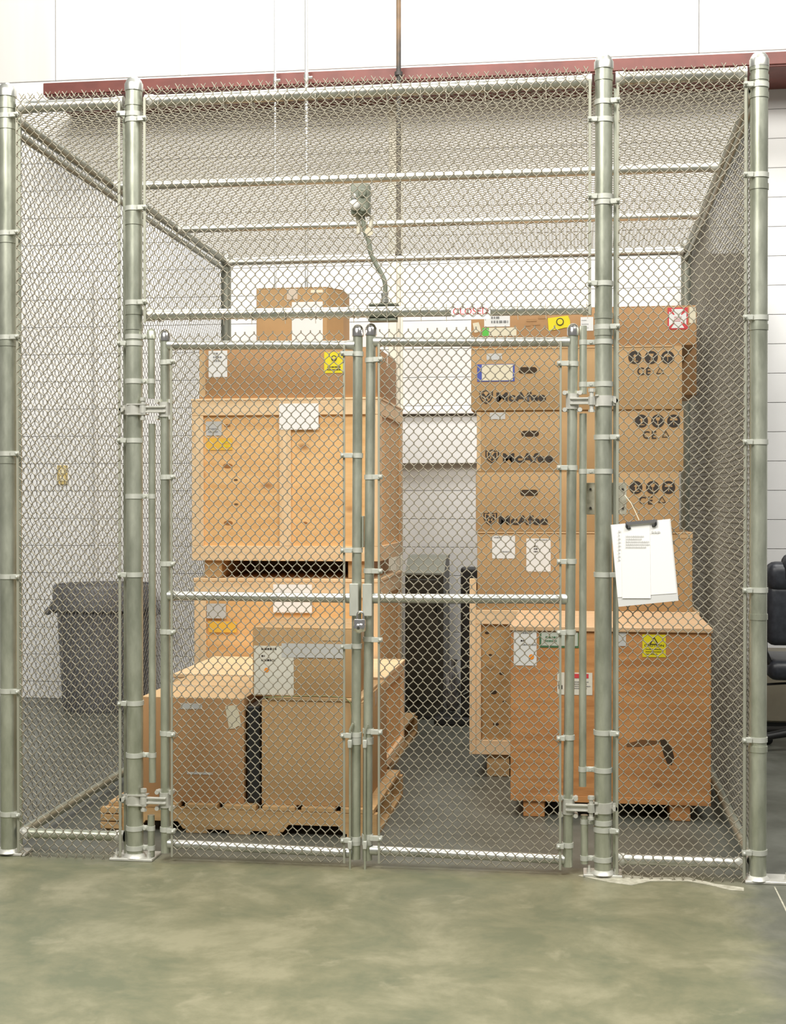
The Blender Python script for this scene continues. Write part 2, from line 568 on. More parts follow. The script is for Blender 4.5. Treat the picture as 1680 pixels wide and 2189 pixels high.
# ------------------------------------------------------------------ chain link
def chain(name, parent, o, ax, up, nrm, width, height, pw=.038, ph=.047, wr=.0020, barb=False, label=None, knuckle=True, top_barb=False, mat='wire'):
    """woven wire: every wire is an upright zigzag hooked into its neighbours"""
    o, ax, up, nrm = [np.array(v, float) for v in (o, ax, up, nrm)]
    a = pw / 2
    n = int(width / a)
    m = int(height / (ph / 2))
    hh = ph / 2
    off = (width - n * a) / 2
    i, j = np.meshgrid(np.arange(n), np.arange(m), indexing='ij')
    i, j = i.ravel(), j.ravel()
    par = (i + j) % 2
    xl, xr = off + i * a, off + (i + 1) * a
    xs0 = np.where(par == 0, xl, xr)
    xs1 = np.where(par == 0, xr, xl)
    z0, z1 = j * hh, (j + 1) * hh
    dep = np.where(par == 0, -wr * .9, wr * .9)
    ext = -0.0036
    nseg = len(i)
    wob = lambda x, z: np.stack([.0018 * np.sin(z * 5.1 + x * 3.3), .0022 * np.sin(x * 6.7 + z * 2.1), .004 * np.sin(x * 2.9 + 1.7 * z)], -1)
    S0 = np.stack([xs0, z0 - ext, dep], -1) + wob(xs0, z0)
    S1 = np.stack([xs1, z1 + ext, dep], -1) + wob(xs1, z1)
    if knuckle:   # short upright bends where neighbouring wires hook together
        kx = np.where(par == 0, xr, xl)
        K0 = np.stack([kx, z1 - .0046, np.zeros(len(kx))], -1) + wob(kx, z1)
        K1 = np.stack([kx, z1 + .0046, np.zeros(len(kx))], -1) + wob(kx, z1)
        kk = i % 2 == 0
        S0, S1 = np.concatenate([S0, K0[kk]]), np.concatenate([S1, K1[kk]])
    if top_barb or barb:
        ex0, ex1 = [], []
        for side in ([1] if not barb else [0, 1]):
            zz = m * hh if side else 0
            sg = 1 if side else -1
            for q in range(0, n, 2):
                cx = off + q * a + a * random.uniform(.7, 1.3)
                for s2 in (-1, 1):
                    ex0.append((cx - s2 * .007, zz - sg * .006, s2 * .003))
                    ex1.append((cx + s2 * .009, zz + sg * random.uniform(.012, .022), s2 * .004))
        S0, S1 = np.concatenate([S0, np.array(ex0)]), np.concatenate([S1, np.array(ex1)])
    rad = np.full((len(S0), 1), wr)
    if knuckle:
        rad[nseg:nseg + int(kk.sum())] = wr * 1.45
    d = S1 - S0
    L = np.linalg.norm(d, axis=1, keepdims=True)
    d /= L
    nn = np.array([0, 0, 1.0])
    s = np.cross(d, nn)
    s /= np.linalg.norm(s, axis=1, keepdims=True)
    t = np.cross(s, d)
    ring = [s * rad, t * rad, -s * rad, -t * rad]
    V = np.stack([S0 + r for r in ring] + [S1 + r for r in ring], 1)       # (k,8,3)
    k = V.shape[0]
    V = V.reshape(-1, 3)
    Wd = o + V[:, :1] * ax + V[:, 1:2] * up + V[:, 2:3] * nrm
    inv = world_of(parent).inverted()
    R = np.array(inv.to_3x3())
    Wd = Wd @ R.T + np.array(inv.translation)
    q = np.array([[0, 1, 5, 4], [1, 2, 6, 5], [2, 3, 7, 6], [3, 0, 4, 7]])
    Fq = (np.arange(k)[:, None, None] * 8 + q[None]).reshape(-1)
    me = bpy.data.meshes.new(name)
    me.vertices.add(len(Wd))
    me.vertices.foreach_set('co', Wd.ravel())
    nf = k * 4
    me.loops.add(nf * 4)
    me.loops.foreach_set('vertex_index', Fq.astype(np.int32))
    me.polygons.add(nf)
    me.polygons.foreach_set('loop_start', np.arange(0, nf * 4, 4, dtype=np.int32))
    me.polygons.foreach_set('use_smooth', np.ones(nf, bool))
    me.update()
    me.validate()
    me.materials.append(M[mat])
    ob = bpy.data.objects.new(name, me)
    COL.objects.link(ob)
    ob.parent = parent
    ob['kind'] = 'stuff'
    if label:
        ob['label'] = label
    return ob


# ------------------------------------------------------------------ the cage
pA0, pA1 = G(20, 1826), P(14, 200)
XA = P(17, 1000).x
XB = P(287.5, 1000).x
XC = P(1289.5, 1000).x
XD = P(1621, 1000).x
R_POST = .0335
YBACK = 3.45
cage = thing('chain_link_cage', 'large galvanised chain-link storage cage with pipe frame and mesh roof', 'cage', ((XA + XD) / 2, 0, 0))
zr = {  # tops of the front posts
    'A': P(15, 178).z, 'B': P(285, 165).z, 'C': P(1287, 117).z, 'D': P(1620, 112).z}
print('POSTX', XA, XB, XC, XD, zr)

_band = {}


def band_mesh(r, dx, kind):
    key = (round(r, 4), round(dx, 4), kind)
    if key in _band:
        return _band[key]
    bm = bmesh.new()
    hgt = .0095
    lathe(bm, [(r + .0005, -hgt), (r + .0035, -hgt), (r + .0035, hgt), (r + .0005, hgt)], (0, 0, 0), 20)
    s = 1 if dx > 0 else -1
    x0, x1 = sorted((s * r * .75, dx))
    if kind == 'tension':
        box(bm, x0, x1, -.0355, -.0325, -hgt, hgt, .001)
        box(bm, x0, x1, -.0215, -.0185, -hgt, hgt, .001)
        tube(bm, (dx - s * .008, -.046, 0), (dx - s * .008, -.012, 0), .0062, 8)
        tube(bm, (dx - s * .008, -.046, 0), (dx - s * .008, -.049, 0), .0062, 8, .003)
    else:      # clamp joining a thinner pipe
        box(bm, x0, x1, -.006, -.003, -hgt, hgt, .001)
        box(bm, x0, x1, .003, .006, -hgt, hgt, .001)
        xm = (s * r + dx) / 2
        tube(bm, (xm, -.016, 0), (xm, .012, 0), .006, 8)
        lathe(bm, [(.013, -hgt), (.0165, -hgt), (.0165, hgt), (.013, hgt)], (dx + s * .014, 0, 0), 14)
    bmesh.ops.recalc_face_normals(bm, faces=bm.faces)
    me = bpy.data.meshes.new('band')
    bm.to_mesh(me)
    bm.free()
    me.polygons.foreach_set('use_smooth', [True] * len(me.polygons))
    smooth_by_angle(me)
    me.materials.append(M['band'])
    _band[key] = me
    return me


def band(parent, r, x, y, z, dx, kind='tension'):
    o = bpy.data.objects.new('tension_band' if kind == 'tension' else 'pipe_clamp', band_mesh(r, dx, kind))
    COL.objects.link(o)
    o.parent = parent
    o.location = world_of(parent).inverted() @ Vector((x, y, z))
    return o


def cap(parent, x, y, z, r, mat='bright', name='cap'):
    prof = [(r + .004, -.032), (r + .004, -.003), (r + .001, .001), (r * .93, r * .3), (r * .72, r * .58), (r * .42, r * .76), (r * .12, r * .82)]
    return obj(name, lathe(bmesh.new(), prof, (x, y, z), 20), M[mat], parent, 'auto')


def post(x, y, ztop, r=R_POST, u=None, left=(), right_=(), collars=(), mat='galv', dxl=-.062, dxr=.062, plate=None, ybase=0):
    o = obj('post', tube(bmesh.new(), (x, y, 0.008), (x, y, ztop), r, 24), M[mat], cage, 'auto')
    cap(o, x, y, ztop + .004, r, 'bright')
    for v in left:
        band(o, r, x, y, P(u, v).z, dxl)
    for v in right_:
        band(o, r, x, y, P(u, v).z, dxr)
    for v in collars:
        zz = P(u, v).z
        obj('brace_collar', lathe(bmesh.new(), [(r, -.011), (r + .003, -.011), (r + .003, .011), (r, .011)], (x, y, zz), 20), M['galv'], o, 'auto')
    if plate:
        (px0, px1, py0, py1) = plate
        bp = obj('base_plate', B(x + px0, x + px1, y + py0, y + py1, 0.0005, .011, bev=.002), M['cast'], o)
        bm = bmesh.new()
        for bx in (px0 + .022, px1 - .022):
            tube(bm, (x + bx, y + py0 + .03, .011), (x + bx, y + py0 + .03, .028), .009, 6)
            tube(bm, (x + bx, y + py0 + .03, .028), (x + bx, y + py0 + .03, .040), .005, 8)
        lathe(bm, [(r + .0005, .011), (r + .014, .011), (r + .005, .024), (r + .0005, .026)], (x, y, 0), 20)
        obj('anchor_bolts', bm, M['cast'], o, 'auto')
    return o


PA = post(XA, 0, zr['A'] - .03, u=17, right_=(250, 500, 722, 970, 1232, 1476, 1738), collars=(228, 272, 515, 735, 985), plate=(-.08, .08, -.03, .07))
PB = post(XB, 0, zr['B'] - .03, u=287, left=(246, 735, 942, 1228, 1502), right_=(258, 447, 648), collars=(222, 476, 668, 700), plate=(-.095, .085, -.045, .09))
PC = post(XC, 0, zr['C'] - .03, u=1289, left=(258, 422, 607), right_=(220, 434, 700, 935, 1228, 1565, 1772), collars=(168, 676, 712, 860), plate=(-.075, .075, -.03, .07))
PD = post(XD, 0, zr['D'] - .03, u=1621, left=(184, 376, 680, 945, 1261, 1580, 1820), collars=(146, 168, 205, 400, 700, 1318, 1600), plate=(-.05, .13, -.04, .08))

# heights
z_top = lambda u, v: P(u, v).z
ZT = P(700, 203).z - .012         # front top rail axis
ZH = P(780, 668).z                # header rail axis
print('ZT', ZT, 'from A', P(165, 222).z, 'C-D', P(1450, 162).z, 'ZH', ZH)


def rail(p0, p1, r=.021, mat='galv', name='rail', ends=True, parent=None, seg=18):
    parent = parent or cage
    o = obj(name, tube(bmesh.new(), p0, p1, r, seg), M[mat], parent, 'auto')
    if ends:
        p0, p1 = Vector(p0), Vector(p1)
        d = (p1 - p0).normalized()
        for e, s in ((p0, 1), (p1, -1)):
            bm = tube(bmesh.new(), e, e + d * s * .035, r + .0035, seg)
            obj('rail_end_cup', bm, M['cast'], o, 'auto')
    return o


for xa, xb_ in ((XA, XB), (XB, XC), (XC, XD)):
    ra_, rb2 = {XA: ((85, 226), (245, 219)), XB: ((320, 215), (1245, 172)), XC: ((1330, 166), (1580, 156))}[xa]
    rail((xa + R_POST + .012, 0.012, P(*ra_).z), (xb_ - R_POST - .012, 0.012, P(*rb2).z), .024, 'bright')
rail((XB + R_POST + .012, .004, P(320, 673).z), (XC - R_POST - .012, .004, P(1240, 661).z), .0215, 'bright')
rail((XA + R_POST + .015, .012, P(140, 1785).z), (XB - R_POST - .015, .012, P(140, 1785).z), .021, 'galv')
rail((XC + R_POST + .015, .012, P(1460, 1843).z), (XD - R_POST - .015, .012, P(1460, 1843).z), .021, 'bright')

# side frames and roof rails
XL, XR = XA + .012, XD - .012
zroof = ZT - .004
for x, post_x in ((XL, XA), (XR, XD)):
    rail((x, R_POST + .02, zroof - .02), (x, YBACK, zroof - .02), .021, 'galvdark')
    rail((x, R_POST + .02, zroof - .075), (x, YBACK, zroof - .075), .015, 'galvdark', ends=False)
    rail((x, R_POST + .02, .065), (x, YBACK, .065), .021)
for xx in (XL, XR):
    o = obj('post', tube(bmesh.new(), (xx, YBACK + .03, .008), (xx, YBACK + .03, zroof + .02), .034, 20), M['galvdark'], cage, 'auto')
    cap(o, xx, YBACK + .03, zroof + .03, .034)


def y_of_roof(u, v):
    return G(u, v, zroof).y


ry = [y_of_roof(700, 371), y_of_roof(700, 471), YBACK]
print('ROOF Y', ry, 'back pred', y_of_roof(700, 545))
for y in ry:
    rail((XL + .02, y, zroof - .03), (XR - .02, y, zroof - .03), .021, 'bright')

# mesh of the fixed panels
YM = -.0275
zt_m = ZT + .055
ax, upx, ny = (1, 0, 0), (0, 0, 1), (0, 1, 0)
chain('wire_mesh', cage, (XA + .05, YM, .012), ax, upx, ny, XB - XA - .098, zt_m - .012, barb=True, label='narrow left front panel')
chain('wire_mesh', cage, (XC + .05, YM, .012), ax, upx, ny, XD - XC - .098, zt_m - .012, barb=True, label='narrow right front panel')
z_hb = P(780, 684).z
chain('wire_mesh', cage, (XB + .05, YM, z_hb), ax, upx, ny, XC - XB - .098, zt_m - z_hb, top_barb=True, label='panel above the gates')
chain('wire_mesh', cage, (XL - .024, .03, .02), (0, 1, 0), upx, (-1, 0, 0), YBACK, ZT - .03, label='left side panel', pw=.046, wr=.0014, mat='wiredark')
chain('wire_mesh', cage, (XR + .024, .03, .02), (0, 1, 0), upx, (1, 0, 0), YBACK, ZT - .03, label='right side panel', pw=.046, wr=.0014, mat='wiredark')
chain('wire_mesh', cage, (XL, -.01, zroof + .004), (1, 0, 0), (0, 1, 0), (0, 0, 1), XR - XL, YBACK + .03, label='mesh roof', pw=.044, wr=.0016)
# tension bars along the mesh edges, drawn as flat steel strips
for x in (XA + .0535, XB - .0535, XC + .0535, XD - .0535):
    obj('tension_bar', B(x - .0055, x + .0055, YM - .0025, YM + .0015, .015, zt_m - .05, bev=.0008), M['bar'], cage)
for x in (XB + .0535, XC - .0535):
    obj('tension_bar', B(x - .0055, x + .0055, YM - .0025, YM + .0015, z_hb, zt_m - .03, bev=.0008), M['bar'], cage)
# slim verticals right beside the posts (side-panel tension bars)
for x in (XA + .046, XB - .046, XC + .044, XD - .046):
    obj('side_bar', B(x - .006, x + .006, .012, .020, .015, zt_m - .06, bev=.001), M['galv'], cage)
# tie wires on the rails
bm = bmesh.new()
for k_ in range(14):
    x = XB + .12 + k_ * (XC - XB - .2) / 13 + random.uniform(-.02, .02)
    for zz, yy, rr in ((ZT, .012, .0255), (P(780, 667).z, .004, .023)):
        lathe(bm, [(rr, -.0013), (rr + .0022, -.0013), (rr + .0022, .0013), (rr, .0013)], (0, 0, 0), 12)
        vs = bm.verts[-48:] if False else list(bm.verts)[-48:]
        bmesh.ops.transform(bm, matrix=Matrix.Translation((x, yy, zz)) @ Matrix.Rotation(math.pi / 2, 4, 'Y'), verts=vs)
        tube(bm, (x, yy - rr, zz - .01), (x + .004, yy - rr - .006, zz - .045), .0014, 6)
o = obj('tie_wires', bm, M['wire'], cage)
o['kind'] = 'stuff'

# thin pipes clamped beside the gate posts
RP = .0145


def guard_pipe(u, v0, v1, px, clamps, label=None):
    x = P(u, 1000).x
    o = obj('guard_pipe', tube(bmesh.new(), (x, .0, P(u, v1).z), (x, .0, P(u, v0).z), RP, 16), M['galv'], cage, 'auto')
    dx = x - px
    s = 1 if dx > 0 else -1
    for v in clamps:
        band(o, R_POST, px, 0, P(u, v).z, dx - s * .014, 'clamp')
    return o


g1 = guard_pipe(324, 712, 852, XB, (720, 815))
cap(g1, P(324, 1000).x, 0, P(324, 708).z, RP, 'galv')
guard_pipe(325, 906, 1672, XB, (1061, 1614))
guard_pipe(322, 1742, 1830, XB, (1770, 1812))
guard_pipe(1246, 697, 843, XC, (732, 822))
guard_pipe(1246, 884, 1681, XC, (1008, 1644))
guard_pipe(1250, 1742, 1846, XC, (1756, 1834))


# ------------------------------------------------------------------ gates
RS = .0195


def gate(name, label, sl, sr, railv, meshu, lb, rb, hinge_side):
    """sl, sr: stile (u_top, v_top, u_bottom, v_bottom)"""
    base = P(sl[2] if hinge_side < 0 else sr[2], 1850)
    t = thing(name, label, 'gate', (base.x, 0, 0))
    st = []
    for (u0, v0, u1, v1) in (sl, sr):
        a, b = P(u1, v1), P(u0, v0)
        o = obj('stile', tube(bmesh.new(), a, b, RS, 20), M['galv'], t, 'auto')
        cap(o, b.x, 0, b.z, RS, 'chrome')
        st.append((a, b, o))
    def xs(i, z):
        a, b, _ = st[i]
        f = (z - a.z) / (b.z - a.z)
        return a.x + (b.x - a.x) * f
    for (va, vb) in railv:
        za, zb_ = P(sl[0], va).z, P(sr[0], vb).z
        p, q = Vector((xs(0, za) + RS * .6, 0, za)), Vector((xs(1, zb_) - RS * .6, 0, zb_))
        o = obj('rail', tube(bmesh.new(), p, q, .0185, 18), M['bright'], t, 'auto')
        for e, s in ((p, 1), (q, -1)):
            obj('weld_sleeve', tube(bmesh.new(), e, e + (q - p).normalized() * s * .03, .0205, 18), M['bright'], o, 'auto')
    zlo = min(P(sl[0], railv[-1][0]).z, P(sr[0], railv[-1][1]).z) - .035
    zhi = P(sl[0], railv[0][0]).z + .05
    xa, xb_ = P(meshu[0], 1200).x, P(meshu[1], 1200).x
    chain('wire_mesh', t, (xa, YM, zlo), ax, upx, ny, xb_ - xa, zhi - zlo)
    for x, lst, i, s in ((xa, lb, 0, 1), (xb_, rb, 1, -1)):
        obj('tension_bar', B(x - .0045, x + .0045, YM - .0025, YM + .0015, zlo, zhi - .06, bev=.0008), M['bar'], t)
        for v in lst:
            zz = P(sl[0] if i == 0 else sr[0], v).z
            sx = xs(i, zz)
            band(st[i][2], RS, sx, 0, zz, (x - sx) + s * .014)
    return t, st, xs


gl, stL, xsL = gate('gate', 'left leaf of the double chain-link gate, with stacked crates behind it', (353, 712, 354, 1822), (765, 702, 760, 1836),
                    ((738, 738), (1273, 1279), (1803, 1824)), (371, 738), (775, 1020, 1205, 1350, 1567, 1772), (757, 974, 1176, 1381, 1570, 1793), -1)
gr, stR, xsR = gate('gate', 'right leaf of the double chain-link gate, in front of the floor gap and cartons', (793, 700, 785, 1838), (1225, 700, 1213, 1852),
                    ((731, 731), (1279, 1281), (1817, 1838)), (812, 1198), (770, 1020, 1220, 1366, 1562, 1788), (778, 1000, 1200, 1351, 1576, 1806), 1)


def hinge(gt, post_o, px, sx, z, s):
    """post at px, stile at sx (s = +1 when the stile is right of the post)"""
    r = R_POST
    bm = bmesh.new()
    lathe(bm, [(r, -.02), (r + .006, -.02), (r + .006, .02), (r, .02)], (px, 0, z), 20)
    # flared collar flanges and pin
    pinx = px + s * (r + .012)
    for dz in (-.022, .018):
        slab(bm, [(px - .02, -.040, z + dz), (pinx + .014, -.040, z + dz), (pinx + .014, .005, z + dz), (px - .02, .005, z + dz)], (0, 0, 1), .005)
    tube(bm, (pinx, -.028, z - .040), (pinx, -.028, z + .042), .0085, 10)
    tube(bm, (pinx, -.028, z + .034), (pinx, -.028, z + .048), .013, 6)
    tube(bm, (pinx, -.028, z - .034), (pinx, -.028, z - .044), .013, 6)
    tube(bm, (px - s * (r + .012), -.03, z), (px - s * (r + .012), .02, z), .010, 8)
    slab(bm, [(px - s * (r + .022), -.012, z - .018), (px - s * (r - .004), -.012, z - .018), (px - s * (r - .004), -.012, z + .018), (px - s * (r + .022), -.012, z + .018)], (0, 1, 0), .012)
    obj('hinge_pin_bracket', bm, M['cast'], post_o, 'auto')
    bm = bmesh.new()
    rs = RS
    lathe(bm, [(rs, -.03), (rs + .006, -.03), (rs + .006, .03), (rs, .03)], (sx, 0, z), 18)
    for dz in (-.010, .010):
        x0, x1 = sorted((pinx - s * .008, sx + s * .01))
        box(bm, x0, x1, -.034, -.016, z + dz - .0035, z + dz + .0035, .001)
    x0, x1 = sorted((pinx, sx))
    box(bm, x0, x1, -.024, -.019, z - .012, z + .012)
    tube(bm, (pinx, -.028, z - .016), (pinx, -.028, z + .016), .0145, 12)
    for dz in (-.033, .033):
        for ss in (-1, 1):
            tube(bm, (sx + ss * (rs + .010), -.026, z + dz), (sx + ss * (rs + .010), .012, z + dz), .009, 8)
            slab(bm, [(sx + ss * rs * .6, -.010, z + dz - .008), (sx + ss * (rs + .018), -.010, z + dz - .008), (sx + ss * (rs + .018), -.010, z + dz + .008), (sx + ss * rs * .6, -.010, z + dz + .008)], (0, 1, 0), .008)
    obj('hinge_strap', bm, M['cast'], gt, 'auto')


zz = P(320, 876).z
hinge(gl, PB, XB, xsL(0, zz), zz, 1)
zz = P(320, 1708).z
hinge(gl, PB, XB, xsL(0, zz), zz, 1)
zz = P(1255, 858).z
hinge(gr, PC, XC, xsR(1, zz), zz, -1)
zz = P(1255, 1724).z
hinge(gr, PC, XC, xsR(1, zz), zz, -1)

# latch plates on the two meeting stiles
for (t, xf, u0, u1, lab) in ((gl, xsL, 747, 766, 0), (gr, xsR, 775, 795, 1)):
    x0, x1 = P(u0, 1280, -.03).x, P(u1, 1280, -.03).x
    z0, z1 = P(780, 1317, -.03).z, P(780, 1248, -.03).z
    bm = B(x0, x1, -.036, -.022, z0, z1, bev=.002)
    box(bm, x0 + .002, x1 - .002, -.024, .024, z1 - .012, z1, .002)
    box(bm, x0 + .002, x1 - .002, -.024, .024, z0, z0 + .006, .001)
    obj('latch_plate', bm, M['band'], t)
# sheet guard between stiles above the latch
x0 = P(776, 1200, 0).x
obj('latch_guard', B(x0 - .0035, x0 + .0035, -.012, .02, P(776, 1170).z, P(776, 1103).z, bev=.001), M['galv'], gl)
# drop rods
for t, u, v0, v1 in ((gl, 747.5, 1560, 1858), (gr, 779.5, 1562, 1858)):
    x = P(u, 1700, -.035).x
    bm = tube(bmesh.new(), (x, -.030, P(u, v1, -.03).z), (x, -.030, P(u, v0, -.03).z), .0045, 10)
    tube(bm, (x, -.030, P(u, v0, -.03).z), (x + .012, -.030, P(u, v0 - 14, -.03).z), .0045, 8)
    ro = obj('drop_rod', bm, M['galv'], t, 'auto')
    for v in (1590, 1806):
        zz = P(u, v, -.03).z
        bm = B(x - .008, x + .008, -.040, -.018, zz - .016, zz + .016, bev=.002)
        xf = xsL if t is gl else xsR
        sx = xf(1 if t is gl else 0, zz)
        lathe(bm, [(RS, -.014), (RS + .003, -.014), (RS + .003, .014), (RS, .014)], (sx, 0, zz + .008), 18)
        obj('rod_guide', bm, M['band'], ro, 'auto')

# padlock
c = P(769, 1338, -.055)
lock = thing('padlock', 'chrome padlock with a round face hanging from the gate latch', 'padlock', (c.x, -.055, c.z - .025))
obj('body', B(c.x - .022, c.x + .024, -.072, -.040, c.z - .022, c.z + .028, bev=.005, seg=2), M['chrome'], lock, 'auto')
fc = (c.x - .001, -.072, c.z - .006)
obj('face', lathe(bmesh.new(), [(.021, 0), (.021, .004), (.014, .011), (.009, .012)], fc, 24, 'Y'), M['chrome'], lock, 'auto')
obj('keyhole', lathe(bmesh.new(), [(.006, .0115), (.006, .0135)], fc, 16, 'Y'), M['dkgrey'], lock)
pts = []
for k_ in range(13):
    a = math.pi * k_ / 12
    pts.append((c.x + .002 + .012 * math.cos(a), -.055, c.z + .042 + .014 * math.sin(a)))
pts = [(pts[0][0], -.055, c.z + .02)] + pts + [(pts[-1][0], -.055, c.z + .02)]
obj('shackle', path(bmesh.new(), pts, .0042, 10), M['chrome'], lock, 'auto')


# ------------------------------------------------------------------ print helpers
def sticker(parent, u0, v0, u1, v1, y, mat='white', name='label', label=None, tilt=0.0, thick=.0015, torn=False):
    """thin label on the plane y, spanning the given corner sights"""
    a, b = P(u0, v0, y), P(u1, v1, y)
    cx, cz = (a.x + b.x) / 2, (a.z + b.z) / 2
    hw, hh = abs(b.x - a.x) / 2, abs(a.z - b.z) / 2
    pts = [(-hw, -hh), (hw, -hh), (hw, hh), (-hw, hh)]
    if torn:
        pts = [(-hw, -hh), (-hw * .2, -hh * 1.06), (hw * .5, -hh * .9), (hw, -hh), (hw * 1.03, hh * .2), (hw * .9, hh), (-hw * .95, hh * 1.04)]
    ct, s_ = math.cos(tilt), math.sin(tilt)
    P3 = [(cx + x * ct - z * s_, y - .001, cz + x * s_ + z * ct) for x, z in pts]
    bm = slab(bmesh.new(), P3, (0, -1, 0), thick)
    return obj(name, bm, M[mat] if isinstance(mat, str) else mat, parent, label=label)


def marks(parent, u0, v0, u1, v1, y, rows=3, mat='ink', fill=.8, name='printed_lines', seed=1, hfrac=.45):
    """rows of small dark dashes, as unreadably small print appears"""
    rnd = random.Random(seed)
    a, b = P(u0, v0, y), P(u1, v1, y)
    H = a.z - b.z
    bm = bmesh.new()
    for r in range(rows):
        zc_ = a.z - H * (r + .5) / rows
        hh = H / rows * hfrac / 2
        x = a.x
        end = a.x + (b.x - a.x) * rnd.uniform(fill - .3, fill + .2)
        while x < min(end, b.x):
            wd = rnd.uniform(.5, 1.6) * hh * 2
            slab(bm, [(x, y - .003, zc_ - hh), (min(x + wd, b.x), y - .003, zc_ - hh), (min(x + wd, b.x), y - .003, zc_ + hh), (x, y - .003, zc_ + hh)], (0, -1, 0), .0004)
            x += wd + hh * .8
    return obj(name, bm, M[mat], parent)


_fontcache = {}


def text(parent, s, u, v, y, height, mat='ink', name='lettering', bold=.0, spacing=1.0, width=None, yoff=.003, tilt=0.0):
    """lettering with its lower left corner seen at u, v on plane y"""
    cu = bpy.data.curves.new('t', 'FONT')
    cu.body = s
    cu.size = 1
    cu.offset = bold
    cu.space_character = spacing
    cu.resolution_u = 3
    cu.fill_mode = 'BOTH'
    o = bpy.data.objects.new('t', cu)
    COL.objects.link(o)
    dg = bpy.context.evaluated_depsgraph_get()
    me = bpy.data.meshes.new_from_object(o.evaluated_get(dg))
    bpy.data.objects.remove(o)
    bpy.data.curves.remove(cu)
    bm = bmesh.new()
    bm.from_mesh(me)
    bpy.data.meshes.remove(me)
    xs_ = [q.co.x for q in bm.verts]
    ys_ = [q.co.y for q in bm.verts]
    x0, x1, y0, y1 = min(xs_), max(xs_), min(ys_), max(ys_)
    sc = height / (y1 - y0)
    sx = sc if width is None else width / (x1 - x0)
    p = P(u, v, y)
    ct, s_ = math.cos(tilt), math.sin(tilt)
    for q in bm.verts:
        X, Z = (q.co.x - x0) * sx, (q.co.y - y0) * sc
        q.co = Vector((p.x + X * ct - Z * s_, y - yoff, p.z + X * s_ + Z * ct))
    return obj(name, bm, M[mat], parent)


def disc(parent, u, v, y, rad, mat, name='dot', yoff=.003):
    p = P(u, v, y)
    return obj(name, lathe(bmesh.new(), [(rad, 0), (rad, .0006)], (p.x, y - yoff, p.z), 20, 'Y'), M[mat], parent)


# ------------------------------------------------------------------ clipboard, signs, small fittings
yc = -.060
cb = thing('clipboard', 'white clipboard with papers hanging tilted on the right front panel', 'clipboard', tuple(P(1385, 1290, yc)))
q = [P(1322, 1297, yc), P(1450, 1284, yc), P(1433, 1109, yc), P(1305, 1122, yc)]
obj('board', slab(bmesh.new(), q, (0, -1, 0), .004), flat('clip_board', (0.66, 0.66, 0.65), .4), cb)
yp = yc - .0045
q = [P(1320, 1277, yp), P(1446, 1268, yp), P(1431, 1111, yp), P(1307, 1123, yp)]
sh = obj('sheet', slab(bmesh.new(), q, (0, -1, 0), .0012), M['paper'], cb)
q = [P(1330, 1279, yp - .002), P(1391, 1279, yp - .002), P(1389, 1117, yp - .002), P(1328, 1123, yp - .002)]
sh2 = obj('sheet', slab(bmesh.new(), q, (0, -1, 0), .001), M['paper'], cb, label='narrower front sheet')
marks(sh2, 1337, 1143, 1388, 1172, yp - .003, 5, 'faint', .9, seed=4)
marks(sh, 1392, 1133, 1412, 1141, yp - .002, 1, 'faint', .9, seed=5)
marks(sh, 1321, 1132, 1327, 1200, yp - .002, 9, 'faint', .5, seed=6)
bm = bmesh.new()
a, b = P(1338, 1116, yp - .003), P(1404, 1110, yp - .003)
slab(bm, [a, b, b + Vector((0, 0, -.012)), a + Vector((0, 0, -.012))], (0, -1, 0), .008)
obj('clip', bm, M['chrome'], cb)
for u, v in ((1341, 1129), (1400, 1124)):
    p = P(u, v, yp - .006)
    bm = path(bmesh.new(), [p + Vector((-.003 if u < 1370 else .003, 0, .022)), p + Vector((-.003 if u < 1370 else .003, -.003, .004)), p, p + Vector((.012 if u < 1370 else -.012, 0, .001))], .0042, 8)
    obj('clip_spring', bm, M['black'], cb, 'auto')
pts = [P(1335, 1058, -.034), P(1342, 1067, -.045), P(1349, 1076, -.050), P(1357, 1092, -.052), P(1366, 1112, -.060)]
obj('string', path(bmesh.new(), pts, .0016, 6), M['string'], cb, 'auto')

# metal plate behind the right gate post
a, b = P(1254, 1032, .05), P(1339, 1100, .05)
t = thing('strike_plate', 'flat galvanised plate fixed behind the right gate post', 'plate', ((a.x + b.x) / 2, .045, b.z))
obj('plate', B(a.x, b.x, .037, .043, b.z, a.z, bev=.001), M['grout'], t)
bm = bmesh.new()
for u, v in ((1262, 1046), (1262, 1086), (1331, 1046), (1331, 1086)):
    p = P(u, v, .037)
    tube(bm, (p.x, .037, p.z), (p.x, .032, p.z), .005, 8)
obj('screws', bm, M['iron'], t)

# sign tucked behind the mesh on the header rail
ys = -.0245
a, b = P(964, 652, ys), P(1048, 682, ys)
t = thing('hanging_sign', 'small white sign with red lettering on the rail over the gates', 'sign', ((a.x + b.x) / 2, ys, b.z))
obj('board', B(a.x, b.x, ys - .0015, ys + .0015, b.z, a.z + .004, bev=.0004), M['paper'], t)
text(t, 'CLOSED', 968, 673, ys, .026, 'rose', bold=.01, width=(P(1044, 670, ys).x - P(968, 670, ys).x), yoff=.0018)

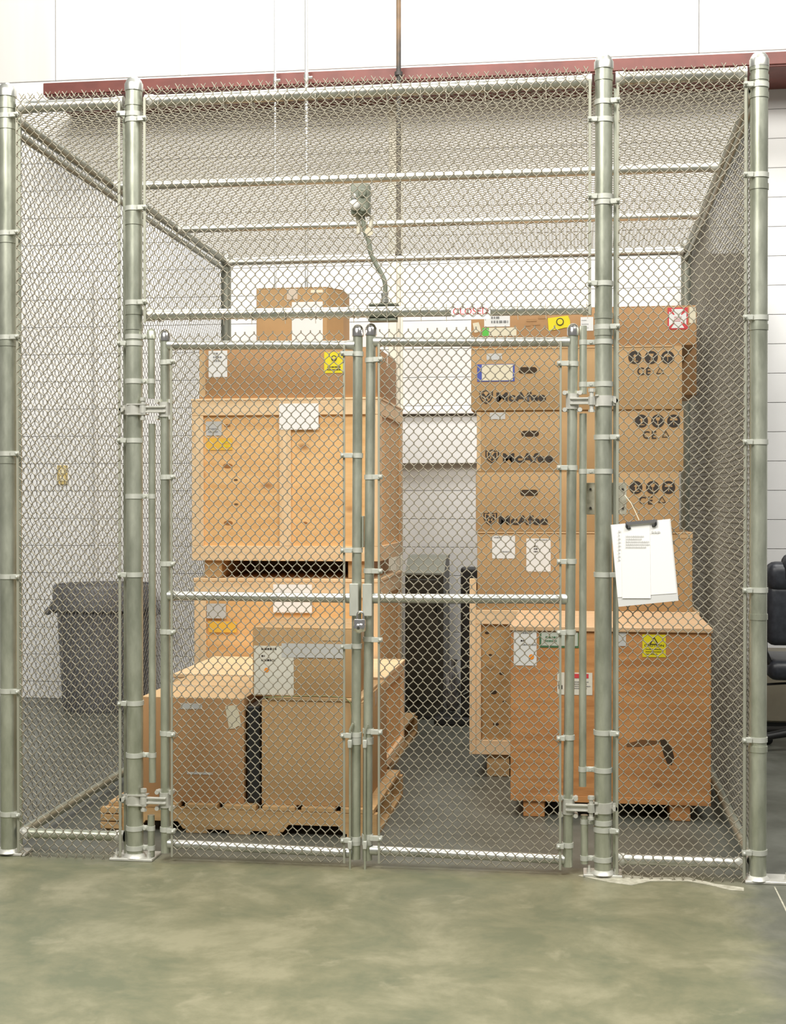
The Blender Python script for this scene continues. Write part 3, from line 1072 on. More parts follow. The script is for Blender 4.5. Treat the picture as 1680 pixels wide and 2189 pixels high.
# sensor light on a bent conduit, fixed to the header rail
YS = .05
a = P(822, 668, YS)
t = thing('security_light', 'grey-green sensor box with white lens on a bent conduit above the gates', 'light', (a.x, YS, P(822, 690, YS).z))
x0, x1 = P(790, 670, YS).x, P(851, 670, YS).x
z0, z1 = P(820, 687, YS).z, P(820, 650, YS).z
bm = B(x0, x1, .032, .038, z0, z1, bev=.001)
box(bm, x0, x1, .025, .085, z1 - .006, z1, .001)
obj('mounting_plate', bm, M['sage'], t)
obj('lower_clamp', B(x0 + .004, x1, -.018, .04, z0 - .006, z0 + .004, bev=.001), M['sage'], t)
pts = [P(822, 650, YS), P(823, 632, YS), P(823, 605, YS), P(815, 585, YS), P(801, 560, YS), P(792, 540, YS), P(788, 515, YS), P(780, 495, YS), P(776, 470, YS), P(774, 458, YS)]
cr = []
for i in range(len(pts) - 1):
    for f in (0, .33, .66):
        pm1, p0_, p1_, p2_ = pts[max(i - 1, 0)], pts[i], pts[i + 1], pts[min(i + 2, len(pts) - 1)]
        cr.append(.5 * ((2 * p0_) + (p1_ - pm1) * f + (2 * pm1 - 5 * p0_ + 4 * p1_ - p2_) * f * f + (3 * p0_ - pm1 - 3 * p1_ + p2_) * f ** 3))
cr.append(pts[-1])
obj('bent_conduit', path(bmesh.new(), cr, .0095, 12), M['sage'], t, 'auto')
pp = P(822, 638, YS)
obj('connector', lathe(bmesh.new(), [(.012, -.018), (.017, -.018), (.017, -.002), (.013, 0), (.013, .012), (.015, .012), (.015, .02), (.01, .02)], pp, 16), M['bright'], t, 'auto')
x0, x1 = P(752, 430, YS).x, P(791, 430, YS).x
z0, z1 = P(770, 461, YS).z, P(770, 395, YS).z
bo = obj('box', B(x0, x1, YS - .03, YS + .03, z0, z1, bev=.006, seg=2), M['sage'], t, 'auto')
p = P(775, 413, YS - .03)
obj('cover_disc', lathe(bmesh.new(), [(.017, 0), (.017, .006), (.013, .010)], (p.x, YS - .03, p.z), 20, 'Y'), M['sage'], bo, 'auto')
p = P(777, 446, YS - .03)
obj('cover_disc', lathe(bmesh.new(), [(.015, 0), (.015, .006), (.011, .010)], (p.x, YS - .03, p.z), 20, 'Y'), M['sage'], bo, 'auto')
p = P(759, 439, YS - .03)
obj('lens', lathe(bmesh.new(), [(.021, 0), (.021, .014), (.019, .02), (.012, .026), (.004, .028)], (p.x, YS - .03, p.z), 24, 'Y'), M['paper'], bo, 'auto', label='round white lens')
p = P(757, 420, YS - .03)
obj('knob', lathe(bmesh.new(), [(.010, 0), (.010, .01), (.006, .014)], (p.x, YS - .03, p.z), 16, 'Y'), M['greylabel'], bo, 'auto')
for (ua, va, ub, vb, r_) in ((765, 462, 766, 500, .012), (795, 462, 787, 500, .012)):
    a, b = P(ua, va, YS + .01), P(ub, vb, YS + .01)
    obj('lamp_arm', path(bmesh.new(), [a, (a + b) / 2 + Vector((.003, 0, 0)), b], r_ * .75, 10), M['creampaint'], t, 'auto', label='cream plastic arm')
p = P(790, 497, YS)
obj('tag', lathe(bmesh.new(), [(.017, 0), (.017, .005)], (p.x, YS - .012, p.z), 18, 'Y'), M['cream'], t, label='round cream tag')


# ------------------------------------------------------------------ cartons and crates
def carton(name, label, u0, u1, v0, v1, y, depth, mat='card', z0=None, z1=None, rz=0.0, group='cartons', seam=True, flapgap=True, cat='box', sink=True, flapmat=None):
    um = (u0 + u1) / 2
    x0, x1 = P(u0, (v0 + v1) / 2, y).x, P(u1, (v0 + v1) / 2, y).x
    z1 = P(um, v0, y).z if z1 is None else z1
    z0 = P(um, v1, y).z if z0 is None else z0
    t = thing(name, label, cat, ((x0 + x1) / 2, y, z0), rz, group)
    R = world_of(t)
    hx = (x1 - x0) / 2
    H = z1 - z0
    bm = bmesh.new()
    box(bm, -hx, hx, 0, depth, 0, H - .004, .004, 2)
    body = obj('body', bm, M[mat], t, 'auto', local=True)
    # two top flaps meeting on a taped centre seam
    for s in (0, 1):
        ya, yb_ = (0.001, depth / 2 - .001) if s == 0 else (depth / 2 + .001, depth - .001)
        obj('flap', B(-hx + .001, hx - .001, ya, yb_, H - .005, H, bev=.001), M[flapmat or mat], t, local=True)
    bm = bmesh.new()
    box(bm, -hx * .998, hx * .998, depth / 2 - .024, depth / 2 + .024, H - .0005, H + .0008)
    box(bm, hx - .0005, hx + .0009, depth / 2 - .024, depth / 2 + .024, H - .07, H + .0008)
    obj('tape', bm, M['tape'], t, local=True)
    return t, body, (x0, x1, z0, z1)


def crate(name, label, x0, x1, y0, y1, z0, z1, mat='panel', cleat='pine', cw=.075, ct=.018, mid=(), lid=.02, front=True, side=True, skids=(), skid_h=.09, group=None):
    """sheet box with cleats; skids are x-positions of runners below z0"""
    t = thing(name, label, 'crate', ((x0 + x1) / 2, (y0 + y1) / 2, z0 - (skid_h if skids else 0)), group=group)
    obj('sheet_body', B(x0 + ct, x1 - ct, y0 + ct, y1 - ct, z0, z1 - lid, bev=.002), M[mat], t)
    if lid:
        obj('lid', B(x0 - .004, x1 + .004, y0 - .004, y1 + .004, z1 - lid, z1, bev=.002), M[cleat], t)
    zt_ = z1 - lid
    if front:
        obj('cleat', B(x0, x1, y0, y0 + ct, zt_ - cw, zt_, bev=.0015), M[cleat], t)
        obj('cleat', B(x0, x1, y0, y0 + ct, z0, z0 + cw, bev=.0015), M[cleat], t)
        for xx in [x0, x1 - cw * .8] + list(mid):
            obj('cleat', B(xx, xx + cw * .8, y0 + .0005, y0 + ct, z0 + cw + .001, zt_ - cw - .001, bev=.0015), M[cleat + 'z' if cleat == 'pine' else cleat], t)
    if side:
        for sx in (x1 - ct,):
            obj('cleat', B(sx, sx + ct, y0 + ct, y1, zt_ - cw, zt_, bev=.0015), M[cleat], t)
            obj('cleat', B(sx, sx + ct, y0 + ct, y1, z0, z0 + cw, bev=.0015), M[cleat], t)
            for yy in (y0 + ct, y1 - cw * .8):
                obj('cleat', B(sx, sx + ct, yy, yy + cw * .8, z0 + cw + .001, zt_ - cw - .001, bev=.0015), M[cleat + 'z' if cleat == 'pine' else cleat], t)
    for xs_, wd in skids:
        obj('skid', B(xs_, xs_ + wd, y0 + .03, y1 - .03, z0 - skid_h, z0 - .0005, bev=.003), M['pallet'], t)
    return t


# ---- left stack: pallets
yp0 = G(480, 1783).y
print('pallet y', yp0)
ZP = .128


def pallet(name, label, x0, x1, y0, y1, z=0.0, nd=7, group=None):
    t = thing(name, label, 'pallet', ((x0 + x1) / 2, (y0 + y1) / 2, z), group=group)
    n = nd
    dw = (x1 - x0) / n
    for k_ in range(n):
        obj('deck_board', B(x0 + k_ * dw + .014, x0 + (k_ + 1) * dw - .014, y0, y1, z + .108, z + .128, bev=.0015), M['pallet'], t)
    W_ = x1 - x0
    for f in (0, .5, 1):
        yy = y0 + (y1 - y0 - .045) * f
        prof = [(0, .018), (.13, .018), (.15, .05), (.27, .05), (.29, .018), (.66, .018), (.68, .05), (.86, .05), (.88, .018), (1, .018), (1, .107), (0, .107)]
        obj('stringer', slab(bmesh.new(), [(x0 + .001 + a * (W_ - .002), yy, z + b) for a, b in prof], (0, 1, 0), .045), M['pallet'], t)
    for a, b in ((0, .12), (.30, .38), (.46, .54), (.6, .65), (.89, 1)):
        obj('bottom_board', B(x0 + a * W_ + .001, x0 + b * W_ - .001, y0, y1, z, z + .0175, bev=.0015), M['pallet'], t)
    return t


xL0 = P(226, 1740, yp0).x
xL1 = P(806, 1740, yp0).x
pal = pallet('pallet', 'worn wooden pallet on the floor under the front cartons', xL0, xL1, yp0, yp0 + .88)
for k_ in range(3):
    obj('board_end', B(xL0 - .02, xL0 + .075, yp0 - .016, yp0 - .001, .01 + k_ * .034, .04 + k_ * .034, bev=.003), M['pallet'], pal)

yc1 = yp0 + .035
ztop1 = P(450, 1491, yc1).z
yE0 = G(450, 1441, ztop1).y
print('B1', yc1, ztop1, 'E front', yE0)
t, body, ex = carton('cardboard_carton', 'scuffed brown carton at the left front of the pallet, behind the left hinge', 303, 522, 1491, 1716, yc1, yE0 - yc1 - .05, 'carddk', z0=ZP, flapmat='cardlt', group='cartons on the front pallet')
sticker(t, 386, 1503, 432, 1516, yc1, 'greylabel', torn=True, label='scuffed grey tape piece')
sticker(t, 485, 1508, 512, 1556, yc1, 'cream', torn=True, tilt=.2, label='torn cream patch')
sticker(t, 400, 1650, 455, 1656, yc1, 'greylabel', label='pale scuff strip')
t, body, ex = carton('cardboard_carton', 'plain brown carton at the right front of the pallet, below the labelled carton', 559, 776, 1499, 1722, yc1 + .0, yE0 - yc1 - .05, 'card', z0=ZP, group='cartons on the front pallet')
zB2 = ex[3]
obj('top_sheet', B(ex[0] + .03, ex[1] - .01, yc1 - .004, yc1 + .5, zB2 + .001, zB2 + .014, bev=.002), M['cardlt'], t)
# strap over the carton corner
pts = [P(563, 1491, yc1 - .012), P(640, 1488, yc1 - .012), P(700, 1488, yc1 - .012), P(738, 1492, yc1 - .012), P(750, 1503, yc1 - .012), P(752, 1530, yc1 - .012), P(748, 1600, yc1 - .012)]
obj('strap', path(bmesh.new(), pts, .0025, 6), M['greenwire'], t, 'auto')
# black slab added to darken the gap between the two front cartons
xg0, xg1 = P(524, 1600, yc1).x, P(557, 1600, yc1).x
tag(base_center(obj('dark_gap_slab', B(xg0 + .004, xg1 - .004, yc1 + .012, yE0 - .08, ZP + .001, zB2 - .03, bev=.006), M['black'])),
    'black slab added to darken the gap between the two front cartons', 'filler')
# labelled carton F
yF = yc1 + .02
t, body, ex = carton('cardboard_carton', 'brown carton with a white shipping sheet and orange dot, left of the padlock', 540, 756, 1342, 1487, yF, .50, 'card', z0=zB2 + .015, group='cartons on the front pallet')
sb = sticker(t, 543, 1380, 628, 1486, yF, flat('sheet_warm', (.72, .70, .62), .6), label='large white shipping sheet')
marks(sb, 559, 1382, 592, 1392, yF - .001, 1, 'ink', 1.0, seed=11, hfrac=.4)
marks(sb, 559, 1399, 566, 1405, yF - .001, 1, 'ink', 1.0, seed=12, hfrac=.6)
marks(sb, 559, 1407, 594, 1415, yF - .001, 1, 'ink', 1.0, seed=13, hfrac=.5)
disc(sb, 570, 1432, yF - .001, .010, 'orange')
sticker(t, 602, 1375, 736, 1407, yF - .0012, 'greylabel', label='grey tape band')
sticker(t, 688, 1343, 730, 1370, yF, M['cardlt'], name='tape_patch')
# crate E
xE0 = P(372, 1450, yE0).x
xE1 = P(822, 1480, yE0).x
yC0 = 2.08
yC1_ = yC0 + .98
zE = ztop1
pallet('pallet', 'rear wooden pallet under the tall crate stack, seen at the gap', xE0 + .02, P(850, 1640, 2.2).x, yE0 + .1, yC1_ + .1)
cE = crate('wooden_crate', 'lowest pine crate of the left stack, behind the front cartons', xE0, xE1, yE0, yC0 - .03, ZP + .001, zE, 'panel', 'pine', .05, mid=(), lid=.02, group=None)
# crate C
x0C, x1C = P(415, 1300, yC0).x, P(809, 1300, yC0).x
zC1 = P(600, 1237, yC0).z
cC = crate('wooden_crate', 'middle pine crate of the left stack, behind the gate middle rail', x0C, x1C, yC0, yC1_, ZP + .05, zC1, 'panel', 'pine', .085, lid=.018, skids=((x0C + .05, .1), (x1C - .15, .1)), skid_h=.049)
sl = sticker(cC, 584, 1249, 667, 1310, yC0, 'paper', label='white sheet')
marks(sl, 600, 1256, 612, 1272, yC0 - .001, 1, 'faint', 1, seed=3)
sg = sticker(cC, 442, 1290, 483, 1322, yC0 + .002, 'greylabel', label='small grey label')
sticker(cC, 446, 1328, 506, 1352, yC0 + .002, 'amber', label='amber sticker')
# crate D
zD0, zD1 = P(600, 1199, yC0).z, P(600, 851, yC0).z
x0D, x1D = P(410, 1020, yC0).x, P(812, 1020, yC0).x
xm = P(597, 1000, yC0).x
skh = zD0 - zC1 - .002
cD = crate('wooden_crate', 'big pine framed crate with knotty panels, topmost crate of the left stack', x0D, x1D, yC0, yC1_, zD0, zD1, 'panel', 'pine', .082, mid=(xm,), lid=.012,
           skids=((P(434, 1210, yC0).x, .10), (P(742, 1210, yC0).x, .10)), skid_h=skh)
cD.location.z  # base at the skids
# rear runner closing the dark gap
obj('skid', B(P(475, 1210, yC0).x, P(740, 1210, yC0).x, yC1_ - .08, yC1_ - .03, zC1 + .001, zD0 - .001), M['pallet'], cD)
sl = sticker(cD, 597, 863, 681, 918, yC0, 'paper', label='white sheet')
sg = sticker(cD, 440, 901, 474, 931, yC0 + .0165, 'greylabel', label='small grey label')
marks(sg, 446, 914, 466, 926, yC0 + .0155, 2, 'inkgrey', 1, seed=8)
sa = sticker(cD, 441, 937, 497, 962, yC0 + .0165, 'amber', label='amber sticker')
marks(sa, 470, 941, 494, 958, yC0 + .0155, 2, 'yellow', 1, seed=9)
for (u, v, rx) in ((487, 996, .028), (488, 1118, .026), (504, 1026, .012), (652, 1118, .014), (486, 910, .018), (505, 1078, .012)):
    p = P(u, v, yC0 + .018)
    bm = lathe(bmesh.new(), [(rx, 0), (rx, .0007)], (0, 0, 0), 16, 'Y')
    bmesh.ops.transform(bm, matrix=Matrix.Translation((p.x, yC0 + .0178, p.z)) @ Matrix.Diagonal((1, 1, .5, 1)), verts=bm.verts)
    obj('knot', bm, M['iron'] if rx < .013 else flat('knot_brown', (.34, .14, .035), .6), cD)
# carton G
t, body, ex = carton('cardboard_carton', 'wide brown carton with yellow sticker on top of the pine crates', 426, 806, 744, 850, yC0 + .02, .8, 'carddk', z0=zD1 + .001, group='cartons on the left stack')
yG = yC0 + .02
sl = sticker(t, 446, 750, 486, 806, yG, 'white', label='white label')
marks(sl, 456, 752, 474, 775, yG - .001, 3, 'inkgrey', .8, seed=14)
sl = sticker(t, 693, 753, 733, 797, yG, 'yellow', label='yellow square sticker')
disc(sl, 714, 766, yG - .001, .016, 'ink', 'symbol')
disc(sl, 714, 766, yG - .0015, .011, 'yellow', 'symbol')
marks(sl, 700, 782, 728, 793, yG - .001, 2, 'ink', .8, seed=15)
obj('end_strip', B(ex[0] + .001, ex[0] + .035, yG - .0012, yG - .0002, ex[2] + .01, ex[3] - .01), M['cardlt'], t)
zG = ex[3]
# carton H, eight sided
yH = yC0 + .28
x0, x1 = P(548, 680, yH).x, P(698, 680, yH).x
zH = P(620, 617, yH).z
t = thing('cardboard_carton', 'tall carton with cut corner and white label on top of the left stack', 'box', ((x0 + x1) / 2, yH, zG + .0015), group='cartons on the left stack')
dpt = .42
cc = .075
poly = [(x0, yH), (x1 - .0, yH), (x1 + cc, yH + cc * 1.8), (x1 + cc, yH + dpt - cc), (x1, yH + dpt), (x0, yH + dpt)]
bm = slab(bmesh.new(), [(a, b, zG + .0015) for a, b in poly], (0, 0, 1), zH - zG)
bmesh.ops.bevel(bm, geom=[e for e in bm.edges], offset=.003, segments=1, affect='EDGES')
obj('body', bm, M['card'], t)
bm = slab(bmesh.new(), [(a * 1.0, b, zH + .002) for a, b in poly], (0, 0, 1), .004)
obj('lid', bm, M['card'], t)
sticker(t, 624, 646, 690, 735, yH, 'white', label='large white label')
sticker(t, 613, 618, 636, 640, yH, flat('clear_tape', (.62, .52, .42), .15), name='tape', torn=True)
sticker(t, 664, 620, 690, 626, yH, 'cream', name='tape', torn=True)

# ---- right stack
yR = G(1300, 1752).y
print('R1 y', yR)
zl = P(1305, 1340, yR).z
zlb = P(1305, 1351, yR).z
zpb = P(1305, 1717, yR).z
x0, x1 = P(1091, 1530, yR).x, P(1520, 1530, yR).x
yR2 = G(1300, 1307, zl).y
R1 = thing('plywood_crate', 'orange plywood crate with a pale lid, lowest at the right front', 'crate', ((x0 + x1) / 2, yR, 0))
obj('sheet_body', B(x0, x1, yR, yR2 - .01, zpb, zlb, bev=.003), M['ply'], R1)
obj('lid', B(x0 - .004, x1 + .006, yR - .012, yR2 - .006, zlb + .0005, zl, bev=.003), M['lidwood'], R1)
for u0, u1 in ((1118, 1164), (1432, 1476)):
    xa, xb_ = P(u0, 1735, yR).x, P(u1, 1735, yR).x
    obj('skid', B(xa, xb_, yR + .01, yR2 - .03, 0, zpb - .0005, bev=.003), M['ply'], R1)
obj('bottom_rail', B(x0 + .001, x1 - .001, yR - .004, yR + .0, zpb, zpb + .028, bev=.001), M['ply'], R1)
sl = sticker(R1, 1098, 1348, 1147, 1423, yR, 'white', label='white label with orange dot')
marks(sl, 1113, 1350, 1138, 1356, yR - .001, 1, 'inkgrey', 1.1, seed=20)
marks(sl, 1113, 1366, 1123, 1373, yR - .001, 1, 'ink', 1.1, seed=21)
marks(sl, 1114, 1375, 1146, 1381, yR - .001, 1, 'inkgrey', 1.1, seed=22)
disc(sl, 1136, 1404, yR - .001, .012, 'orange')
sl = sticker(R1, 1153, 1351, 1237, 1385, yR, 'dkgreen', label='green edged label')
sticker(sl, 1157, 1351, 1235, 1381, yR - .0016, flat('pale_green', (.50, .53, .46), .5), name='label_face')
marks(sl, 1166, 1358, 1190, 1374, yR - .003, 2, 'dkgreen', 1, seed=23)
sticker(R1, 1318, 1350, 1338, 1381, yR, 'greylabel', label='grey label edge')
sl = sticker(R1, 1191, 1437, 1266, 1486, yR, flat('pale_sheet', (.70, .66, .56), .5), label='cream caution sheet with red print')
marks(sl, 1226, 1439, 1258, 1451, yR - .001, 1, 'red', 1.1, seed=24, hfrac=.8)
marks(sl, 1224, 1455, 1262, 1474, yR - .001, 4, 'inkgrey', 1, seed=25)
marks(sl, 1194, 1455, 1202, 1473, yR - .001, 2, 'ink', 1.1, seed=26, hfrac=.9)
sl = sticker(R1, 1373, 1356, 1423, 1405, yR, 'yellow', label='yellow caution sticker with triangle')
p = P(1398, 1360, yR)
tri = lambda s, yo: [(p.x - .022 * s, yR - yo, p.z - .027 - .012 * s), (p.x + .022 * s, yR - yo, p.z - .027 - .012 * s), (p.x, yR - yo, p.z - .027 + .026 * s)]
bm = slab(bmesh.new(), tri(1, .003), (0, -1, 0), .0004)
obj('symbol', bm, M['ink'], sl)
bm = slab(bmesh.new(), tri(.62, .0036), (0, -1, 0), .0004)
obj('symbol', bm, M['yellow'], sl)
text(sl, 'CAUTION', 1377, 1382, yR, .011, 'ink', bold=.02, width=P(1419, 1380, yR).x - P(1377, 1380, yR).x)
marks(sl, 1380, 1385, 1416, 1401, yR - .001, 3, 'ink', .9, seed=27, hfrac=.25)
# dark scorch mark low on the crate
bm = bmesh.new()
pl = [(1410, 1582), (1421, 1580), (1436, 1600), (1441, 1618), (1436, 1636), (1426, 1632), (1418, 1612)]
slab(bm, [P(u, v, yR) + Vector((0, -.0006, 0)) for u, v in pl][::-1], (0, -1, 0), .0005)
obj('dark_stain', bm, M['hole'], R1)
bm = bmesh.new()
pl = [(1338, 1590), (1372, 1581), (1410, 1584), (1408, 1590), (1370, 1596), (1340, 1597)]
slab(bm, [P(u, v, yR) + Vector((0, -.0006, 0)) for u, v in pl][::-1], (0, -1, 0), .0005)
obj('dark_stain', bm, flat('brown_stain', (.16, .07, .02), .7), R1)

# rear crate R2
yS = yR2 + .005
x0, x1 = P(1004, 1450, yS).x, P(1495, 1450, yS).x
zS0 = P(1040, 1613, yS).z
zS1 = zl
R2 = crate('wooden_crate', 'pale pine crate with knotty panel, standing behind the orange plywood crate', x0, x1, yS, yS + .95, zS0, zS1, 'panel2', 'pine', .075, lid=.0,
           skids=((P(1040, 1640, yS).x, .12), (P(1400, 1640, yS).x, .12)), skid_h=zS0)
for (u, v, rx) in ((1041, 1353, .012), (1055, 1480, .018), (1072, 1440, .012), (1060, 1548, .016), (1078, 1500, .01), (1048, 1400, .009)):
    p = P(u, v, yS + .018)
    bm = lathe(bmesh.new(), [(rx, 0), (rx, .0007)], (0, 0, 0), 14, 'Y')
    bmesh.ops.transform(bm, matrix=Matrix.Translation((p.x, yS + .0178, p.z)) @ Matrix.Diagonal((1, 1, .6, 1)), verts=bm.verts)
    obj('knot', bm, M['hole'], R2)
obj('corner_post', B(x0 - .001, x0 + .034, yS - .004, yS + .03, zS0, P(1015, 1237, yS).z, bev=.002), M['pinez'], R2)
# cartons of the right stack
SX = (yS + .0)
zz1 = P(1230, 1137, SX).z
t, body, ex = carton('cardboard_carton', 'widest brown carton with two white labels, bottom of the right carton stack', 1020, 1480, 1137, 1307, SX + .012, .7, 'card', z0=zS1 + .001, group='cartons of the right stack')
yK = SX + .012
sl = sticker(t, 1052, 1145, 1101, 1194, yK, 'white', label='square white label')
marks(sl, 1056, 1146, 1078, 1152, yK - .001, 1, 'inkgrey', 1, seed=31)
marks(sl, 1069, 1177, 1099, 1182, yK - .001, 1, 'inkgrey', 1.1, seed=32)
sl = sticker(t, 1125, 1151, 1177, 1222, yK, 'white', label='tall white label')
marks(sl, 1143, 1152, 1171, 1157, yK - .001, 1, 'inkgrey', 1.1, seed=33)
marks(sl, 1141, 1165, 1150, 1182, yK - .001, 3, 'ink', 1, seed=34)
obj('flap_edge', B(ex[0] + .002, ex[1] - .002, yK - .006, yK - .0005, ex[3] - .008, ex[3] - .001, bev=.001), M['cardlt'], t)
obj('tape_patch', B(ex[1] - .07, ex[1] + .001, yK - .0025, yK - .001, ex[3] - .03, ex[3] - .004), M['cardlt'], t)
zprev = ex[3] + .001


def shield(parent, u, v, y, s):
    p = P(u, v, y)
    def sh(k, yo, mt, dz=0):
        pts = [(-.5, .42), (-.25, .36), (0, .5), (.25, .36), (.5, .42), (.5, -.02), (.33, -.32), (0, -.55), (-.33, -.32), (-.5, -.02)]
        bm = slab(bmesh.new(), [(p.x + a * s * k, y - yo, p.z + b * s * k + dz) for a, b in pts], (0, -1, 0), .0004)
        obj('shield', bm, M[mt] if isinstance(mt, str) else mt, parent)
    sh(1, .002, 'ink')
    sh(.80, .0026, 'card')
    bm = bmesh.new()
    for pts in ([(-.32, .26), (-.16, .26), (-.16, -.22), (-.32, -.1)], [(.32, .26), (.16, .26), (.16, -.22), (.32, -.1)],
                [(-.17, .26), (0, .02), (.17, .26), (.17, .08), (0, -.16), (-.17, .08)], [(-.15, -.24), (0, -.40), (.15, -.24), (0, -.12)]):
        slab(bm, [(p.x + a * s, y - .0032, p.z + b * s) for a, b in pts], (0, -1, 0), .0004)
    obj('shield_mark', bm, M['ink'], parent)


def brand(t, y, us, vs, u0, v0, u1, hole, icons, ce, lab):
    """shield, name, hand hole, three handling icons and approval marks on the front of a carton"""
    shield(t, us, vs, y, .072)
    text(t, 'McAfee', u0, v0, y, .050, 'ink', 'lettering', bold=.032, width=P(u1, v0, y).x - P(u0, v0, y).x)
    a, b = P(hole[0], hole[1], y), P(hole[2], hole[3], y)
    r = (a.z - b.z) / 2
    cz = (a.z + b.z) / 2
    bm = bmesh.new()
    pts = []
    for k_ in range(9):
        th = math.pi / 2 + math.pi * k_ / 8
        pts.append((a.x + r + r * math.cos(th), y - .0015, cz + r * math.sin(th)))
    for k_ in range(9):
        th = -math.pi / 2 + math.pi * k_ / 8
        pts.append((b.x - r + r * math.cos(th), y - .0015, cz + r * math.sin(th)))
    slab(bm, pts, (0, -1, 0), .0006)
    obj('hand_hole', bm, M['hole'], t)
    for k_, (u, v) in enumerate(icons):
        disc(t, u, v, y, .034, 'ink', 'handling_icon', .0015)
        p = P(u, v, y)
        yo = y - .0026
        bm = bmesh.new()
        if k_ == 0:      # arrow up
            slab(bm, [(p.x - .004, yo, p.z - .016), (p.x + .004, yo, p.z - .016), (p.x + .004, yo, p.z + .004), (p.x - .004, yo, p.z + .004)], (0, -1, 0), .0004)
            slab(bm, [(p.x - .011, yo, p.z + .004), (p.x + .011, yo, p.z + .004), (p.x, yo, p.z + .018)], (0, -1, 0), .0004)
            slab(bm, [(p.x - .016, yo, p.z - .022), (p.x + .016, yo, p.z - .022), (p.x + .016, yo, p.z - .018), (p.x - .016, yo, p.z - .018)], (0, -1, 0), .0004)
        elif k_ == 1:    # glass
            slab(bm, [(p.x - .013, yo, p.z + .019), (p.x + .013, yo, p.z + .019), (p.x + .007, yo, p.z + .002), (p.x - .007, yo, p.z + .002)], (0, -1, 0), .0004)
            slab(bm, [(p.x - .002, yo, p.z - .018), (p.x + .002, yo, p.z - .018), (p.x + .002, yo, p.z + .003), (p.x - .002, yo, p.z + .003)], (0, -1, 0), .0004)
            slab(bm, [(p.x - .010, yo, p.z - .021), (p.x + .010, yo, p.z - .021), (p.x + .010, yo, p.z - .017), (p.x - .010, yo, p.z - .017)], (0, -1, 0), .0004)
        else:            # umbrella
            pts = [(p.x + .020 * math.cos(math.pi * q / 8), yo, p.z + .003 + .017 * math.sin(math.pi * q / 8)) for q in range(9)]
            slab(bm, pts, (0, -1, 0), .0004)
            slab(bm, [(p.x - .0016, yo, p.z - .02), (p.x + .0016, yo, p.z - .02), (p.x + .0016, yo, p.z + .004), (p.x - .0016, yo, p.z + .004)], (0, -1, 0), .0004)
        obj('icon_figure', bm, M['card'], t)
    u, v = ce
    text(t, 'C', u, v, y, .040, 'ink', 'approval_mark', bold=.015)
    text(t, 'E', u + 19, v, y, .040, 'ink', 'approval_mark', bold=.015)
    p = P(u + 49, v - 8, y)
    bm = bmesh.new()
    for k_ in range(3):
        a0 = math.pi / 2 + k_ * 2 * math.pi / 3
        a1 = a0 + 2 * math.pi / 3
        r0, r1 = .024, .017
        slab(bm, [(p.x + r0 * math.cos(a0), y - .003, p.z + r0 * math.sin(a0)), (p.x + r0 * math.cos(a1), y - .003, p.z + r0 * math.sin(a1)),
                  (p.x + r1 * math.cos(a1), y - .003, p.z + r1 * math.sin(a1)), (p.x + r1 * math.cos(a0), y - .003, p.z + r1 * math.sin(a0))], (0, -1, 0), .0004)
    obj('approval_mark', bm, M['ink'], t)


rows = [
    ('brown carton with black shield print, lowest of the three printed ones', 1017, 1452, 1008, 1136, (1048, 1108, 1066, 1122, 1171, (1112, 1047, 1150, 1060),
     ((1359, 1042), (1395, 1042), (1429, 1042)), (1366, 1078))),
    ('brown carton with black shield print, middle of the three printed ones', 1019, 1461, 877, 1007, (1052, 975, 1075, 989, 1182, (1114, 921, 1152, 933),
     ((1371, 900), (1406, 900), (1440, 900)), (1374, 938))),
    ('brown carton with shield print and a blue edged pouch, highest of the three printed ones', 1007, 1458, 741, 876, (1039, 848, 1061, 859, 1167, (1108, 785, 1148, 798),
     ((1357, 764), (1392, 764), (1427, 764)), (1362, 802))),
]
for k_, (lab, u0, u1, v0, v1, br) in enumerate(rows):
    y = SX + (.014, .018, .008)[k_]
    t, body, ex = carton('printed_carton', lab, u0, u1, v0, v1, y, .66, ('card', 'card', 'card')[k_], z0=zprev, group='printed cartons of the right stack')
    zprev = ex[3] + .001
    us, vs, tu0, tv0, tu1, hole, icons, ce = br
    brand(t, y, us, vs, tu0, tv0, tu1, hole, icons, ce, lab)
    if k_ == 2:
        sticker(t, 1040, 756, 1073, 769, y, 'greylabel', label='small grey sticker')
        po = sticker(t, 1020, 779, 1100, 815, y, 'blue', name='document_pouch', label='blue edged document pouch')
        sticker(po, 1030, 780, 1096, 813, y - .0016, 'cream', name='pouch_paper')
        obj('flap_edge', B(ex[0] + .002, ex[1] - .05, y - .004, y - .0005, ex[3] - .008, ex[3] - .001, bev=.001), M['cardlt'], t)
    elif k_ == 1:
        sticker(t, 1047, 882, 1080, 896, y, 'greylabel', label='small grey sticker')
        obj('end_strip', B(ex[0] + .0005, ex[0] + .022, y - .0012, y - .0002, ex[2] + .003, ex[3] - .003), M['cardlt'], t)
# carton behind, sticking out to the right
yQ = SX + .09
t, body, ex = carton('cardboard_carton', 'brown carton poking out to the right behind the printed cartons', 1300, 1489, 668, 845, yQ + .6, .5, 'carddk', z0=P(1400, 845, yQ + .6).z, group='cartons of the right stack')
